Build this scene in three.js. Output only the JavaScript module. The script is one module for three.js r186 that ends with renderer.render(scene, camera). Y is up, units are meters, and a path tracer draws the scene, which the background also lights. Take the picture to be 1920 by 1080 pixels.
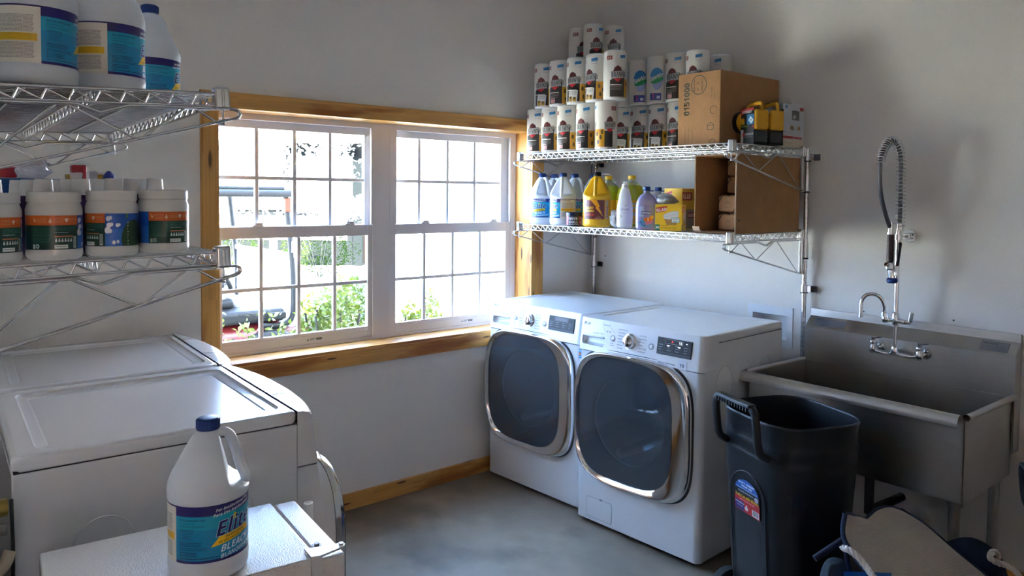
import * as THREE from 'three';
import { RoundedBoxGeometry } from 'three/addons/geometries/RoundedBoxGeometry.js';
import { mergeGeometries } from 'three/addons/utils/BufferGeometryUtils.js';
import { Brush, Evaluator, SUBTRACTION } from 'three-bvh-csg';

// ---------------------------------------------------------------- camera, sky, sun, exposure
const scene = new THREE.Scene();
const camera = new THREE.PerspectiveCamera(2 * Math.atan(540 / 1423.4) * 180 / Math.PI, 16 / 9, 0.05, 200);
camera.position.set(0, 1.655, 0);
camera.rotation.order = 'YXZ';
camera.rotation.set(-0.040198, -0.694230, 0.008885);
camera.setViewOffset(1920, 1080, 0, 115.8, 1920, 1080);   // the lens is shifted: the horizon lies above the middle
scene.add(camera);
const renderer = new THREE.WebGLRenderer({ antialias: true });
renderer.toneMapping = THREE.LinearToneMapping;
renderer.toneMappingExposure = 4.4;
renderer.shadowMap.enabled = true;
scene.background = new THREE.Color(0.56, 0.93, 1.58);       // bright hazy spring sky, even all round
scene.backgroundIntensity = 4.6;
const sun = new THREE.DirectionalLight(new THREE.Color(1.0, 0.97, 0.98), 75);
sun.position.set(-0.6, 8.1, 3); sun.target.position.set(2.2, 0, -6);
sun.castShadow = true; sun.shadow.radius = 1;
Object.assign(sun.shadow.camera, { left: -20, right: 20, top: 20, bottom: -20, near: 1, far: 60 });
scene.add(sun, sun.target);

// ---------------------------------------------------------------- helpers
let seed = 7;
const rnd = () => { seed = (seed * 1664525 + 1013904223) % 4294967296; return seed / 4294967296; };
const rr = (a, b) => a + (b - a) * rnd();
const V = (x, y, z) => new THREE.Vector3(x, y, z);
const used = {};
function numbered(n) { if (!(n in used)) { used[n] = 0; return n; } return n + '_' + String(++used[n]).padStart(3, '0'); }
function shadows(o) { o.traverse((m) => { if (m.isMesh) { m.castShadow = true; m.receiveShadow = true; } }); return o; }
function thing(name, label, category, p = [0, 0, 0], turn = 0, group) {
  const o = new THREE.Group(); o.name = numbered(name); scene.add(o);
  o.position.set(...p); o.rotation.y = turn; o.userData = { label, category };
  if (group) o.userData.group = group;
  return o;
}
function part(name, geo, mat, parent, label) {
  const m = new THREE.Mesh(Array.isArray(geo) ? M(geo) : geo, mat); m.name = name; m.castShadow = m.receiveShadow = true;
  if (label) m.userData.label = label;
  parent.add(m); return m;
}
function solo(name, geo, mat, label, category, group) {
  const m = part(numbered(name), geo, mat, scene); m.userData = { label, category }; if (group) m.userData.group = group; return m;
}
function struct(name, geo, mat) { const m = part(name, geo, mat, scene); m.userData.kind = 'structure'; return m; }
function structGroup(name) { const g = new THREE.Group(); g.name = name; g.userData.kind = 'structure'; scene.add(g); return g; }
function dup(root, p, turn, label, group) {
  const r = root.clone(); r.name = numbered(root.name.replace(/_\d{3}$/, '')); scene.add(r); r.position.set(...p); r.rotation.set(0, turn, 0);
  r.userData = { ...root.userData }; if (label) r.userData.label = label; if (group) r.userData.group = group;
  return r;
}
// geometry: everything ends up non-indexed with position, normal, uv, so that pieces can be merged
function flat(g) {
  const o = g.index ? g.toNonIndexed() : g;
  for (const k of Object.keys(o.attributes)) if (!['position', 'normal', 'uv'].includes(k)) o.deleteAttribute(k);
  if (!o.attributes.uv) o.setAttribute('uv', new THREE.BufferAttribute(new Float32Array(o.attributes.position.count * 2), 2));
  o.clearGroups?.(); return o;
}
const M = (list) => mergeGeometries(list.map(flat));
const at = (g, x = 0, y = 0, z = 0) => g.translate(x, y, z);
const box = (w, h, d, x = 0, y = 0, z = 0) => flat(new THREE.BoxGeometry(w, h, d)).translate(x, y, z);
const rbox = (w, h, d, r, x = 0, y = 0, z = 0, s = 2) => flat(new RoundedBoxGeometry(w, h, d, s, Math.min(r, w / 2.01, h / 2.01, d / 2.01))).translate(x, y, z);
const span = (x0, x1, y0, y1, z0, z1, r = 0) => r ? rbox(x1 - x0, y1 - y0, z1 - z0, r, (x0 + x1) / 2, (y0 + y1) / 2, (z0 + z1) / 2) : box(x1 - x0, y1 - y0, z1 - z0, (x0 + x1) / 2, (y0 + y1) / 2, (z0 + z1) / 2);
const cyl = (r, h, x = 0, y = 0, z = 0, n = 24, r2 = r, open = false) => flat(new THREE.CylinderGeometry(r2, r, h, n, 1, open)).translate(x, y, z);
const lathe = (pts, n = 32) => flat(new THREE.LatheGeometry(pts.map(([x, y]) => new THREE.Vector2(x, y)), n));
const UPV = V(0, 1, 0);
function bar(a, b, r, n = 6, caps = true) {   // a straight rod between two points
  a = V(...a); b = V(...b); const d = b.clone().sub(a), L = d.length();
  const g = new THREE.CylinderGeometry(r, r, L, n, 1, !caps);
  g.applyQuaternion(new THREE.Quaternion().setFromUnitVectors(UPV, d.normalize()));
  return flat(g).translate((a.x + b.x) / 2, (a.y + b.y) / 2, (a.z + b.z) / 2);
}
function poly(pts, r, n = 6) {               // bent rod: straight pieces with ball joints
  const out = [];
  for (let i = 0; i + 1 < pts.length; i++) out.push(bar(pts[i], pts[i + 1], r, n, i === 0 || i + 2 === pts.length));
  for (let i = 1; i + 1 < pts.length; i++) out.push(flat(new THREE.SphereGeometry(r, n, 4)).translate(...pts[i]));
  return M(out);
}
function tube(pts, r, seg = 32, n = 8, closed = false, tension = 0.5) {
  return flat(new THREE.TubeGeometry(new THREE.CatmullRomCurve3(pts.map((p) => V(...p)), closed, 'catmullrom', tension), seg, r, n, closed));
}
function grid(nu, nv, fn, closeU = false) {   // a smooth surface from fn(u, v) -> [x, y, z]
  const p = [], uv = [], ix = [];
  for (let j = 0; j <= nv; j++) for (let i = 0; i <= nu; i++) { p.push(...fn(i / nu, j / nv)); uv.push(i / nu, j / nv); }
  for (let j = 0; j < nv; j++) for (let i = 0; i < nu; i++) { const a = j * (nu + 1) + i, b = a + 1, c = a + nu + 1, d = c + 1; ix.push(a, b, d, a, d, c); }
  const g = new THREE.BufferGeometry();
  g.setAttribute('position', new THREE.Float32BufferAttribute(p, 3)); g.setAttribute('uv', new THREE.Float32BufferAttribute(uv, 2)); g.setIndex(ix); g.computeVertexNormals();
  if (closeU) { const N = g.attributes.normal; for (let j = 0; j <= nv; j++) { const a = j * (nu + 1), b = a + nu; const v = V(N.getX(a) + N.getX(b), N.getY(a) + N.getY(b), N.getZ(a) + N.getZ(b)).normalize(); N.setXYZ(a, v.x, v.y, v.z); N.setXYZ(b, v.x, v.y, v.z); } }
  return flat(g);
}
function flip(g) { const P = g.attributes.position.array, N = g.attributes.normal.array, U = g.attributes.uv.array; for (let i = 0; i < P.length; i += 9) { for (let k = 0; k < 3; k++) { [P[i + k], P[i + 3 + k]] = [P[i + 3 + k], P[i + k]]; [N[i + k], N[i + 3 + k]] = [N[i + 3 + k], N[i + k]]; } } for (let i = 0; i < U.length; i += 6) for (let k = 0; k < 2; k++) [U[i + k], U[i + 2 + k]] = [U[i + 2 + k], U[i + k]]; for (let i = 0; i < N.length; i++) N[i] = -N[i]; return g; }
// closed outline curves with an inward offset
const sup = (a, b, n) => (t, o = 0) => { const c = Math.cos(t), s = Math.sin(t); return [Math.sign(c) * (a - o) * Math.abs(c) ** (2 / n), Math.sign(s) * (b - o) * Math.abs(s) ** (2 / n)]; };
const rrect = (hw, hh, r) => (t, o = 0) => {   // rounded rectangle by perimeter
  const R = Math.max(r - o, 0.0015), W = hw - o - R, H = hh - o - R, q = Math.PI / 2, per = 4 * (W + H) + 2 * Math.PI * R;
  let s = ((t / (2 * Math.PI)) % 1 + 1) % 1 * per;
  const seq = [[H, (k) => [W + R, k]], [q * R, (k) => [W + R * Math.cos(k / R), H + R * Math.sin(k / R)]], [2 * W, (k) => [W - k, H + R]], [q * R, (k) => [-W - R * Math.sin(k / R), H + R * Math.cos(k / R)]],
    [2 * H, (k) => [-W - R, H - k]], [q * R, (k) => [-W - R * Math.cos(k / R), -H - R * Math.sin(k / R)]], [2 * W, (k) => [-W + k, -H - R]], [q * R, (k) => [W + R * Math.sin(k / R), -H - R * Math.cos(k / R)]], [H + 1, (k) => [W + R, -H + k]]];
  for (const [L, f] of seq) { if (s <= L) return f(s); s -= L; }
  return [W + R, 0];
};
// sweep a profile [[inset, z], ...] round such a curve
const ring = (curve, prof, n = 96) => flip(grid(n, prof.length - 1, (u, v) => { const [o, z] = prof[Math.round(v * (prof.length - 1))]; const [x, y] = curve(u * Math.PI * 2, o); return [x, y, z]; }, true));
const plate = (curve, z, off = 0, n = 96) => { const s = new THREE.Shape(); for (let i = 0; i < n; i++) { const [x, y] = curve(i / n * Math.PI * 2, off); i ? s.lineTo(x, y) : s.moveTo(x, y); } return flat(new THREE.ShapeGeometry(s)).translate(0, 0, z); };
const extr = (pts, d, bevel = 0) => { const s = new THREE.Shape(pts.map(([x, y]) => new THREE.Vector2(x, y))); return flat(new THREE.ExtrudeGeometry(s, { depth: d, bevelEnabled: bevel > 0, bevelSize: bevel, bevelThickness: bevel, bevelSegments: 2, steps: 1, curveSegments: 10 })); };
const rX = (g, a) => g.rotateX(a), rY = (g, a) => g.rotateY(a), rZ = (g, a) => g.rotateZ(a);

// ---------------------------------------------------------------- textures
const tex = (c, rx = 1, ry = 1, srgb = true) => { const t = new THREE.CanvasTexture(c); if (srgb) t.colorSpace = THREE.SRGBColorSpace; t.wrapS = t.wrapT = THREE.RepeatWrapping; t.repeat.set(rx, ry); return t; };
function canvas(w, h, draw) { const c = document.createElement('canvas'); c.width = w; c.height = h; const g = c.getContext('2d'); draw(g, w, h); return c; }
function noise(N, cells, oct, sd) {   // tileable value noise, 0..1
  let s = sd; const R = () => { s = (s * 1664525 + 1013904223) % 4294967296; return s / 4294967296; };
  const out = new Float32Array(N * N); let amp = 1, tot = 0;
  for (let o = 0, c = cells; o < oct; o++, c *= 2, amp *= 0.5) {
    const L = new Float32Array(c * c).map(R); tot += amp;
    for (let y = 0; y < N; y++) for (let x = 0; x < N; x++) {
      const fx = x / N * c, fy = y / N * c, x0 = fx | 0, y0 = fy | 0, a = fx - x0, b = fy - y0, u = a * a * (3 - 2 * a), v = b * b * (3 - 2 * b), x1 = (x0 + 1) % c, y1 = (y0 + 1) % c;
      out[y * N + x] += amp * ((L[y0 * c + x0] * (1 - u) + L[y0 * c + x1] * u) * (1 - v) + (L[y1 * c + x0] * (1 - u) + L[y1 * c + x1] * u) * v);
    }
  }
  return out.map((k) => k / tot);
}
function dataTex(N, fn, rx, ry, srgb) {
  const d = new Uint8Array(N * N * 4);
  for (let i = 0; i < N * N; i++) { const c = fn(i % N, (i / N) | 0, i); d[i * 4] = c[0]; d[i * 4 + 1] = c[1]; d[i * 4 + 2] = c[2]; d[i * 4 + 3] = 255; }
  const t = new THREE.DataTexture(d, N, N); t.wrapS = t.wrapT = THREE.RepeatWrapping; t.repeat.set(rx, ry); t.magFilter = THREE.LinearFilter; t.minFilter = THREE.LinearMipmapLinearFilter; t.generateMipmaps = true;
  if (srgb) t.colorSpace = THREE.SRGBColorSpace; t.needsUpdate = true; return t;
}
const n1 = noise(512, 8, 6, 11), n2 = noise(512, 4, 7, 23), n3 = noise(256, 64, 2, 5);
const grey = (k) => [k, k, k];
const peel = dataTex(256, (x, y, i) => grey(255 * n3[i]), 1, 1, false);
const std = (c, rough = 0.5, metal = 0, o = {}) => new THREE.MeshStandardMaterial({ color: new THREE.Color(...c), roughness: rough, metalness: metal, ...o });
const phys = (c, rough = 0.5, o = {}) => new THREE.MeshPhysicalMaterial({ color: new THREE.Color(...c), roughness: rough, ...o });
const hex = (h, rough = 0.5, metal = 0, o = {}) => new THREE.MeshStandardMaterial({ color: h, roughness: rough, metalness: metal, ...o });
// uv in metres on any geometry: box projection, grain along the longest side when long = true
function metres(g, long = false) {
  g.computeBoundingBox(); const s = g.boundingBox.getSize(V(0, 0, 0)), P = g.attributes.position, N = g.attributes.normal, U = g.attributes.uv, L = [s.x, s.y, s.z].indexOf(Math.max(s.x, s.y, s.z));
  for (let i = 0; i < P.count; i++) {
    const n = [Math.abs(N.getX(i)), Math.abs(N.getY(i)), Math.abs(N.getZ(i))], k = n.indexOf(Math.max(...n)), p = [P.getX(i), P.getY(i), P.getZ(i)];
    let ax = [[2, 1], [0, 2], [0, 1]][k]; if (long && ax[1] === L) ax = [ax[1], ax[0]];
    U.setXY(i, p[ax[0]], p[ax[1]]);
  }
  return g;
}
// ---------------------------------------------------------------- materials
const woodTex = dataTex(512, (x, y, i) => {
  const warp = n2[i] * 26, gr = n1[((y * 5 + (warp | 0)) % 512) * 512 + ((x * 0.25) | 0)], fine = n1[((y * 23) % 512) * 512 + ((x * 0.6) | 0)], heart = Math.max(0, Math.min(1, (n2[((y + 200) % 512) * 512 + ((x * 0.5) | 0)] - 0.54) * 7));
  const k = 0.86 + 0.22 * gr - 0.12 * fine;
  let r = (228 - 50 * heart) * k, g = (168 - 60 * heart) * k, b = (86 - 44 * heart) * k;
  for (const [kx, ky, s] of [[90, 120, 7], [330, 310, 9], [430, 60, 6], [210, 430, 7]]) { const d = Math.hypot((x - kx) * 0.6, y - ky) / s; if (d < 1.6) { const q = d < 1 ? 0.45 : 0.45 + 0.55 * (d - 1) / 0.6; r *= q; g *= q * 0.94; b *= q * 0.9; } }
  return [r, g, b];
}, 1, 3.2, true);
const wood = phys([1, 1, 1], 0.5, { map: woodTex, clearcoat: 0.1, clearcoatRoughness: 0.3 });
const wallTex = dataTex(256, (x, y) => { const k = n1[y * 2 * 512 + x * 2]; return [236 + 5 * (k - 0.5), 230 + 5 * (k - 0.5), 222 + 5 * (k - 0.5)]; }, 0.7, 0.7, true);
const peel2 = peel.clone(); peel2.repeat.set(3, 3);
const wallM = std([0.96, 0.96, 0.96], 0.72, 0, { map: wallTex, bumpMap: peel2, bumpScale: 0.0006 });
const ceilM = std([0.78, 0.77, 0.75], 0.9);
const concTex = dataTex(512, (x, y, i) => {
  const a = n2[i], b = n1[i], sp = n1[((y * 3) % 512) * 512 + ((x * 3) % 512)], dark = Math.max(0, Math.min(1, (n2[((y + 170) % 512) * 512 + (x + 90) % 512] - 0.53) * 7)) * (0.4 + 0.6 * b);
  const k = 0.80 + 0.30 * a + 0.10 * (b - 0.5) + 0.14 * (sp - 0.5) - 0.26 * dark;
  return [146 * k, 133 * k, 117 * k];
}, 0.55, 0.55, true);
const concRough = dataTex(256, (x, y) => grey(105 + 90 * n2[y * 2 * 512 + x * 2]), 0.55, 0.55, false);
const concrete = std([1, 1, 1], 0.8, 0, { map: concTex, roughnessMap: concRough });
const vinyl = phys([0.68, 0.65, 0.65], 0.4);
const enamel = phys([0.73, 0.75, 0.78], 0.28, { clearcoat: 0.5, clearcoatRoughness: 0.12 });
const enamelOld = phys([0.70, 0.70, 0.72], 0.24, { clearcoat: 0.8, clearcoatRoughness: 0.06 });
const whitePl = phys([0.80, 0.81, 0.82], 0.3);
const chrome = std([0.78, 0.78, 0.79], 0.1, 1);
const wireM = std([0.66, 0.66, 0.67], 0.2, 1);
const brush = dataTex(256, (x, y) => grey(205 + 40 * n3[((y * 3) % 256) * 256 + ((x * 0.2) | 0)]), 1, 1, false);
const steelTex = dataTex(256, (x, y) => { const k = 196 + 22 * (n2[y * 2 * 512 + x * 2] - 0.5) + 10 * (n3[((y * 3) % 256) * 256 + ((x * 0.2) | 0)] - 0.5); return [k, k * 0.985, k * 0.96]; }, 1.6, 1.6, true);
const steel = std([1, 1, 1], 0.36, 1, { map: steelTex, roughnessMap: brush });
const blackPl = phys([0.014, 0.015, 0.017], 0.42);
const blackGloss = phys([0.008, 0.008, 0.01], 0.12, { clearcoat: 1 });
const darkGrey = std([0.05, 0.05, 0.055], 0.6);
const rubber = std([0.02, 0.02, 0.02], 0.8);
const seamM = std([0.05, 0.05, 0.055], 0.8);
const hdpe = phys([0.76, 0.82, 0.90], 0.36, { transmission: 0.12, thickness: 0 });
const blueCap = phys([0.004, 0.045, 0.22], 0.35);
const pane = phys([1, 1, 1], 0.0, { transmission: 1, thickness: 0, ior: 1.5 });
const cardTex = dataTex(256, (x, y) => { const k = 0.94 + 0.1 * (n1[y * 2 * 512 + x * 2] - 0.5) + 0.05 * (n3[y * 256 + x] - 0.5) - 0.02 * ((y >> 2) % 2); return [178 * k, 132 * k, 88 * k]; }, 3, 3, true);
const card = std([1, 1, 1], 0.85, 0, { map: cardTex });
const white = std([0.82, 0.82, 0.82], 0.6);

// ---------------------------------------------------------------- the room
const ZW = -3.566, XR = 3.685, CEIL = 3.2;
struct('floor', metres(span(-2.0, XR + 0.1, -0.15, 0, ZW - 0.24, 2.8)), concrete);
struct('ceiling', span(-2.0, XR + 0.1, CEIL, CEIL + 0.15, ZW - 0.24, 2.8), ceilM);
const WX0 = 1.184, WX1 = 3.129, WY0 = 0.833, WY1 = 2.064, ZO = ZW - 0.24;
struct('wall_window', metres(M([span(-0.1, WX0, 0, CEIL, ZO, ZW), span(WX1, XR + 0.1, 0, CEIL, ZO, ZW), span(WX0, WX1, 0, WY0, ZO, ZW), span(WX0, WX1, WY1, CEIL, ZO, ZW)])), wallM);
struct('wall_right', metres(M([span(XR, XR + 0.1, 0, CEIL, ZW, -2.345), span(XR, XR + 0.1, 0, CEIL, -2.135, 2.8), span(XR, XR + 0.1, 0, 0.90, -2.345, -2.135), span(XR, XR + 0.1, 1.03, CEIL, -2.345, -2.135)])), wallM);
struct('wall_left', metres(M([span(-0.1, 0.01, 0, CEIL, ZW, -0.85), span(-2.0, -0.1, 0, CEIL, -0.96, -0.85)])), wallM);
struct('wall_left_rear', metres(span(-2.0, -1.9, 0, CEIL, -0.85, 2.8)), wallM);
// behind the camera an open door lets daylight in under a porch roof
struct('wall_rear', metres(M([span(-1.9, -0.9, 0, CEIL, 2.7, 2.8), span(-0.62, XR, 0, CEIL, 2.7, 2.8), span(-0.9, -0.62, 2.05, CEIL, 2.7, 2.8)])), wallM);
struct('door_1', metres(span(-0.9, -0.86, 0.01, 2.04, 2.82, 3.72, 0.003), true), wood);
struct('porch_roof', span(-2.4, XR + 0.5, 2.4, 2.5, 2.81, 6.6), std([0.55, 0.5, 0.45], 0.9));
// low hip of the roof outside, so that the sun meets a house with eaves
struct('roof', M([span(-2.4, XR + 0.5, CEIL + 0.15, CEIL + 0.25, ZO - 0.35, 3.2)]), std([0.2, 0.19, 0.18], 0.9));

// wooden casing, jambs, stool and apron of the double window
const trim = structGroup('trim_1');
const plank = (n, x0, x1, y0, y1, z0, z1) => { const g = metres(span(x0, x1, y0, y1, z0, z1, 0.002), true), U = g.attributes.uv, ou = rnd() * 3, ov = rnd() * 3; for (let i = 0; i < U.count; i++) U.setXY(i, U.getX(i) + ou, U.getY(i) + ov); return part(n, g, wood, trim); };
const ZC = -3.546;
plank('head_casing', 1.118, 3.215, 2.047, 2.122, ZW, ZC + 0.004);
plank('side_casing', 1.12, 1.2, 0.842, 2.047, ZW, ZC);
plank('side_casing', 3.113, 3.21, 0.842, 2.047, ZW, ZC);
plank('apron_board', 1.10, 3.23, 0.762, 0.838, ZW, ZC + 0.006);
plank('stool_board', 1.2, 3.113, 0.834, 0.852, -3.735, ZC - 0.001);
plank('jamb_board', 1.185, 1.2, 0.852, 2.05, -3.735, ZW);
plank('jamb_board', 3.113, 3.128, 0.852, 2.05, -3.735, ZW);
plank('head_jamb', 1.2, 3.113, 2.048, 2.063, -3.735, ZW);
const base1 = structGroup('baseboard_window');
{ const g = metres(span(0.02, XR - 0.02, 0, 0.084, ZW, ZC, 0.002), true); part('board', g, wood, base1); }
const base2 = structGroup('baseboard_right');
part('board', metres(span(XR - 0.018, XR, 0, 0.084, ZC, 2.69, 0.002), true), wood, base2);

// vinyl double-hung windows
const stickerC = canvas(256, 48, (g) => { g.fillStyle = '#d8d8da'; g.fillRect(0, 0, 256, 48); g.fillStyle = '#222'; g.beginPath(); g.moveTo(8, 40); g.lineTo(24, 10); g.lineTo(40, 40); g.fill(); for (let k = 0; k < 3; k++) g.fillRect(52, 10 + k * 12, 92 - k * 9, 5); g.fillRect(156, 8, 92, 32); g.fillStyle = '#ccc'; g.fillRect(164, 20, 70, 5); });
const stickerM = std([1, 1, 1], 0.5, 0, { map: tex(stickerC) });
function windowUnit(name, x0, x1, up, lo, mu, ml) {
  const w = structGroup(name), zf = -3.708, zl = -3.715, zu = -3.748, yb = 0.852, yt = 2.048;
  part('frame', M([span(x0, x0 + 0.034, yb, yt, ZO + 0.02, zf), span(x1 - 0.034, x1, yb, yt, ZO + 0.02, zf), span(x0 + 0.034, x1 - 0.034, yb, yb + 0.016, ZO + 0.02, zf), span(x0 + 0.034, x1 - 0.034, yt - 0.030, yt, ZO + 0.02, zf),
    span(x0 + 0.034, x0 + 0.044, 1.49, yt - 0.03, zl - 0.005, zf - 0.001), span(x1 - 0.044, x1 - 0.034, 1.49, yt - 0.03, zl - 0.005, zf - 0.001)]), vinyl, w);
  const sash = (n, gx0, gx1, gy0, gy1, ox0, ox1, oy0, oy1, z) => part(n, M([span(ox0, gx0, oy0, oy1, z - 0.03, z, 0.003), span(gx1, ox1, oy0, oy1, z - 0.03, z, 0.003), span(gx0, gx1, oy0, gy0, z - 0.03, z - 0.0005, 0.0015), span(gx0, gx1, gy1, oy1, z - 0.03, z - 0.0005, 0.0015)]), vinyl, w);
  const us = sash('upper_sash', up[0], up[1], 1.492, 1.98, x0 + 0.03, x1 - 0.03, 1.455, 2.02, zu), ls = sash('lower_sash', lo[0], lo[1], 0.927, 1.43, x0 + 0.03, x1 - 0.03, 0.866, 1.489, zl);
  const lites = (s, g, m, y0, ym, y1, z) => {
    const xs = [g[0], ...m, g[1]], ys = [y0, ym, y1];
    for (let i = 0; i < 4; i++) for (let j = 0; j < 2; j++) part('pane', span(xs[i], xs[i + 1], ys[j], ys[j + 1], z - 0.017, z - 0.013), pane, s);
    for (const x of m) part('muntin', span(x - 0.0098, x + 0.0098, y0, y1, z - 0.024, z - 0.006, 0.003), vinyl, s);
    part('muntin', span(g[0], g[1], ym - 0.0095, ym + 0.0095, z - 0.0235, z - 0.0065, 0.004), vinyl, s);
  };
  lites(us, up, mu, 1.492, 1.733, 1.98, zu); lites(ls, lo, ml, 0.927, 1.174, 1.43, zl);
  for (const t of [0.27, 0.82]) { const x = x0 + (x1 - x0) * t; part('sash_lock', M([span(x - 0.028, x + 0.028, 1.489, 1.497, zl - 0.026, zl - 0.004, 0.002), rbox(0.03, 0.012, 0.014, 0.004, x + 0.012, 1.503, zl - 0.012), cyl(0.007, 0.012, x - 0.01, 1.502, zl - 0.014, 12)]), vinyl, ls); }
  part('warning_sticker', metresTo(span(x0 + 0.50, x0 + 0.59, 0.884, 0.9, zl, zl + 0.0006)), stickerM, ls);
  part('lift_rail', span(x0 + 0.06, x1 - 0.06, 0.906, 0.911, zl, zl + 0.004, 0.0015), vinyl, ls);
}
function metresTo(g) { g.computeBoundingBox(); const b = g.boundingBox, P = g.attributes.position, U = g.attributes.uv; for (let i = 0; i < P.count; i++) U.setXY(i, (P.getX(i) - b.min.x) / (b.max.x - b.min.x), (P.getY(i) - b.min.y) / (b.max.y - b.min.y)); return g; }
windowUnit('window_1', 1.2, 2.122, [1.257, 2.057], [1.268, 2.06], [1.456, 1.656, 1.856], [1.464, 1.663, 1.866]);
windowUnit('window_2', 2.195, 3.113, [2.219, 3.024].map((v, i) => v + (i ? -0.0 : 0.018)), [2.24, 3.04], [2.419, 2.62, 2.822], [2.436, 2.638, 2.843]);
struct('window_mullion', span(2.122, 2.195, 0.852, 2.048, ZO + 0.02, -3.709), vinyl);

// recessed laundry valve box in the right wall
{ const b = thing('washer_outlet_box', 'white recessed laundry outlet box in the right wall behind the washer lid', 'outlet box', [XR, 0.95, -2.24]);
  part('face_frame', M([span(-0.006, 0.002, 0.08, 0.125, -0.135, 0.135, 0.001), span(-0.006, 0.002, -0.09, -0.05, -0.135, 0.135, 0.001), span(-0.006, 0.002, -0.05, 0.08, -0.135, -0.103, 0.001), span(-0.006, 0.002, -0.05, 0.08, 0.103, 0.135, 0.001)]), whitePl, b);
  part('recess', M([span(0.085, 0.09, -0.05, 0.08, -0.104, 0.104), span(0.002, 0.09, 0.078, 0.08, -0.104, 0.104), span(0.002, 0.09, -0.05, -0.048, -0.104, 0.104), span(0.002, 0.09, -0.05, 0.08, -0.104, -0.102), span(0.002, 0.09, -0.05, 0.08, 0.102, 0.104)]), whitePl, b); }
// ---------------------------------------------------------------- laundry machines
const csg = new Evaluator(); csg.useGroups = false; csg.attributes = ['position', 'normal', 'uv'];
function cut(g, holes) { let a = new Brush(g); a.updateMatrixWorld(); for (const h of holes) { const b = new Brush(h); b.updateMatrixWorld(); a = csg.evaluate(a, b, SUBTRACTION); } return flat(a.geometry); }
const ring2 = (A, B, prof, n = 112) => flip(grid(n, prof.length - 1, (u, v) => { const [k, z, o = 0] = prof[Math.round(v * (prof.length - 1))], t = u * Math.PI * 2, p = A(t, o), q = B(t, 0); return [p[0] * (1 - k) + q[0] * k, p[1] * (1 - k) + q[1] * k, z]; }, true));
const shifted = (c, dx, dy) => (t, o) => { const [x, y] = c(t, o); return [x + dx, y + dy]; };
const glassDark = phys([0.42, 0.49, 0.56], 0.04, { transmission: 0.9, thickness: 0, ior: 1.5, clearcoat: 0.6, clearcoatRoughness: 0.03 });
const glassClear = phys([0.75, 0.8, 0.85], 0.03, { transmission: 0.9, thickness: 0, ior: 1.5 });
const drumM = std([0.34, 0.35, 0.37], 0.28, 1);
const grey60 = std([0.22, 0.23, 0.25], 0.4), frameGrey = std([0.022, 0.024, 0.028], 0.6);
const chromeDark = std([0.55, 0.55, 0.57], 0.08, 1);

function doorParts(parent, cx, cy, z0) {
  const A = shifted(sup(0.342, 0.326, 4.2), cx, cy), B = shifted(sup(0.283, 0.296, 3.6), cx - 0.045, cy);
  const door = part('door', ring2(A, B, [[0, z0 - 0.004], [0, z0 + 0.016], [0, z0 + 0.026, 0.003], [0.1, z0 + 0.034, 0.004], [0.3, z0 + 0.036], [0.62, z0 + 0.030], [0.86, z0 + 0.022], [1, z0 + 0.019], [1, z0 + 0.008]]), chrome, parent, 'door with a wide chrome ring');
  part('gasket_line', ring2(shifted(sup(0.349, 0.333, 4.2), cx, cy), A, [[0, z0 + 0.001], [1, z0 + 0.001]]), seamM, door);
  const glass = grid(96, 8, (u, v) => { const [x, y] = B(u * Math.PI * 2, 0), k = 1 - v; return [(cx - 0.045) * (1 - k) + x * k, cy * (1 - k) + y * k, z0 + 0.019 + 0.016 * (1 - k * k)]; }, true);
  part('outer_glass', flip(glass), glassDark, door, 'dark tinted glass');
  // moulded ring and glass bowl behind the tinted pane
  const C = shifted(sup(0.212, 0.212, 2), cx - 0.03, cy);
  part('inner_frame', ring2(B, C, [[0, z0 + 0.009], [0.4, z0 + 0.007], [0.85, z0 + 0.004], [1, z0 - 0.012]]), frameGrey, door);
  const bowl = lathe([[0.212, 0], [0.205, -0.03], [0.196, -0.075], [0.175, -0.115], [0.13, -0.14], [0.07, -0.15], [0, -0.152]], 48).rotateX(Math.PI / 2).translate(cx - 0.03, cy, z0 - 0.02);
  part('bowl', bowl, glassClear, door, 'clear glass bowl');
  return door;
}
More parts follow.
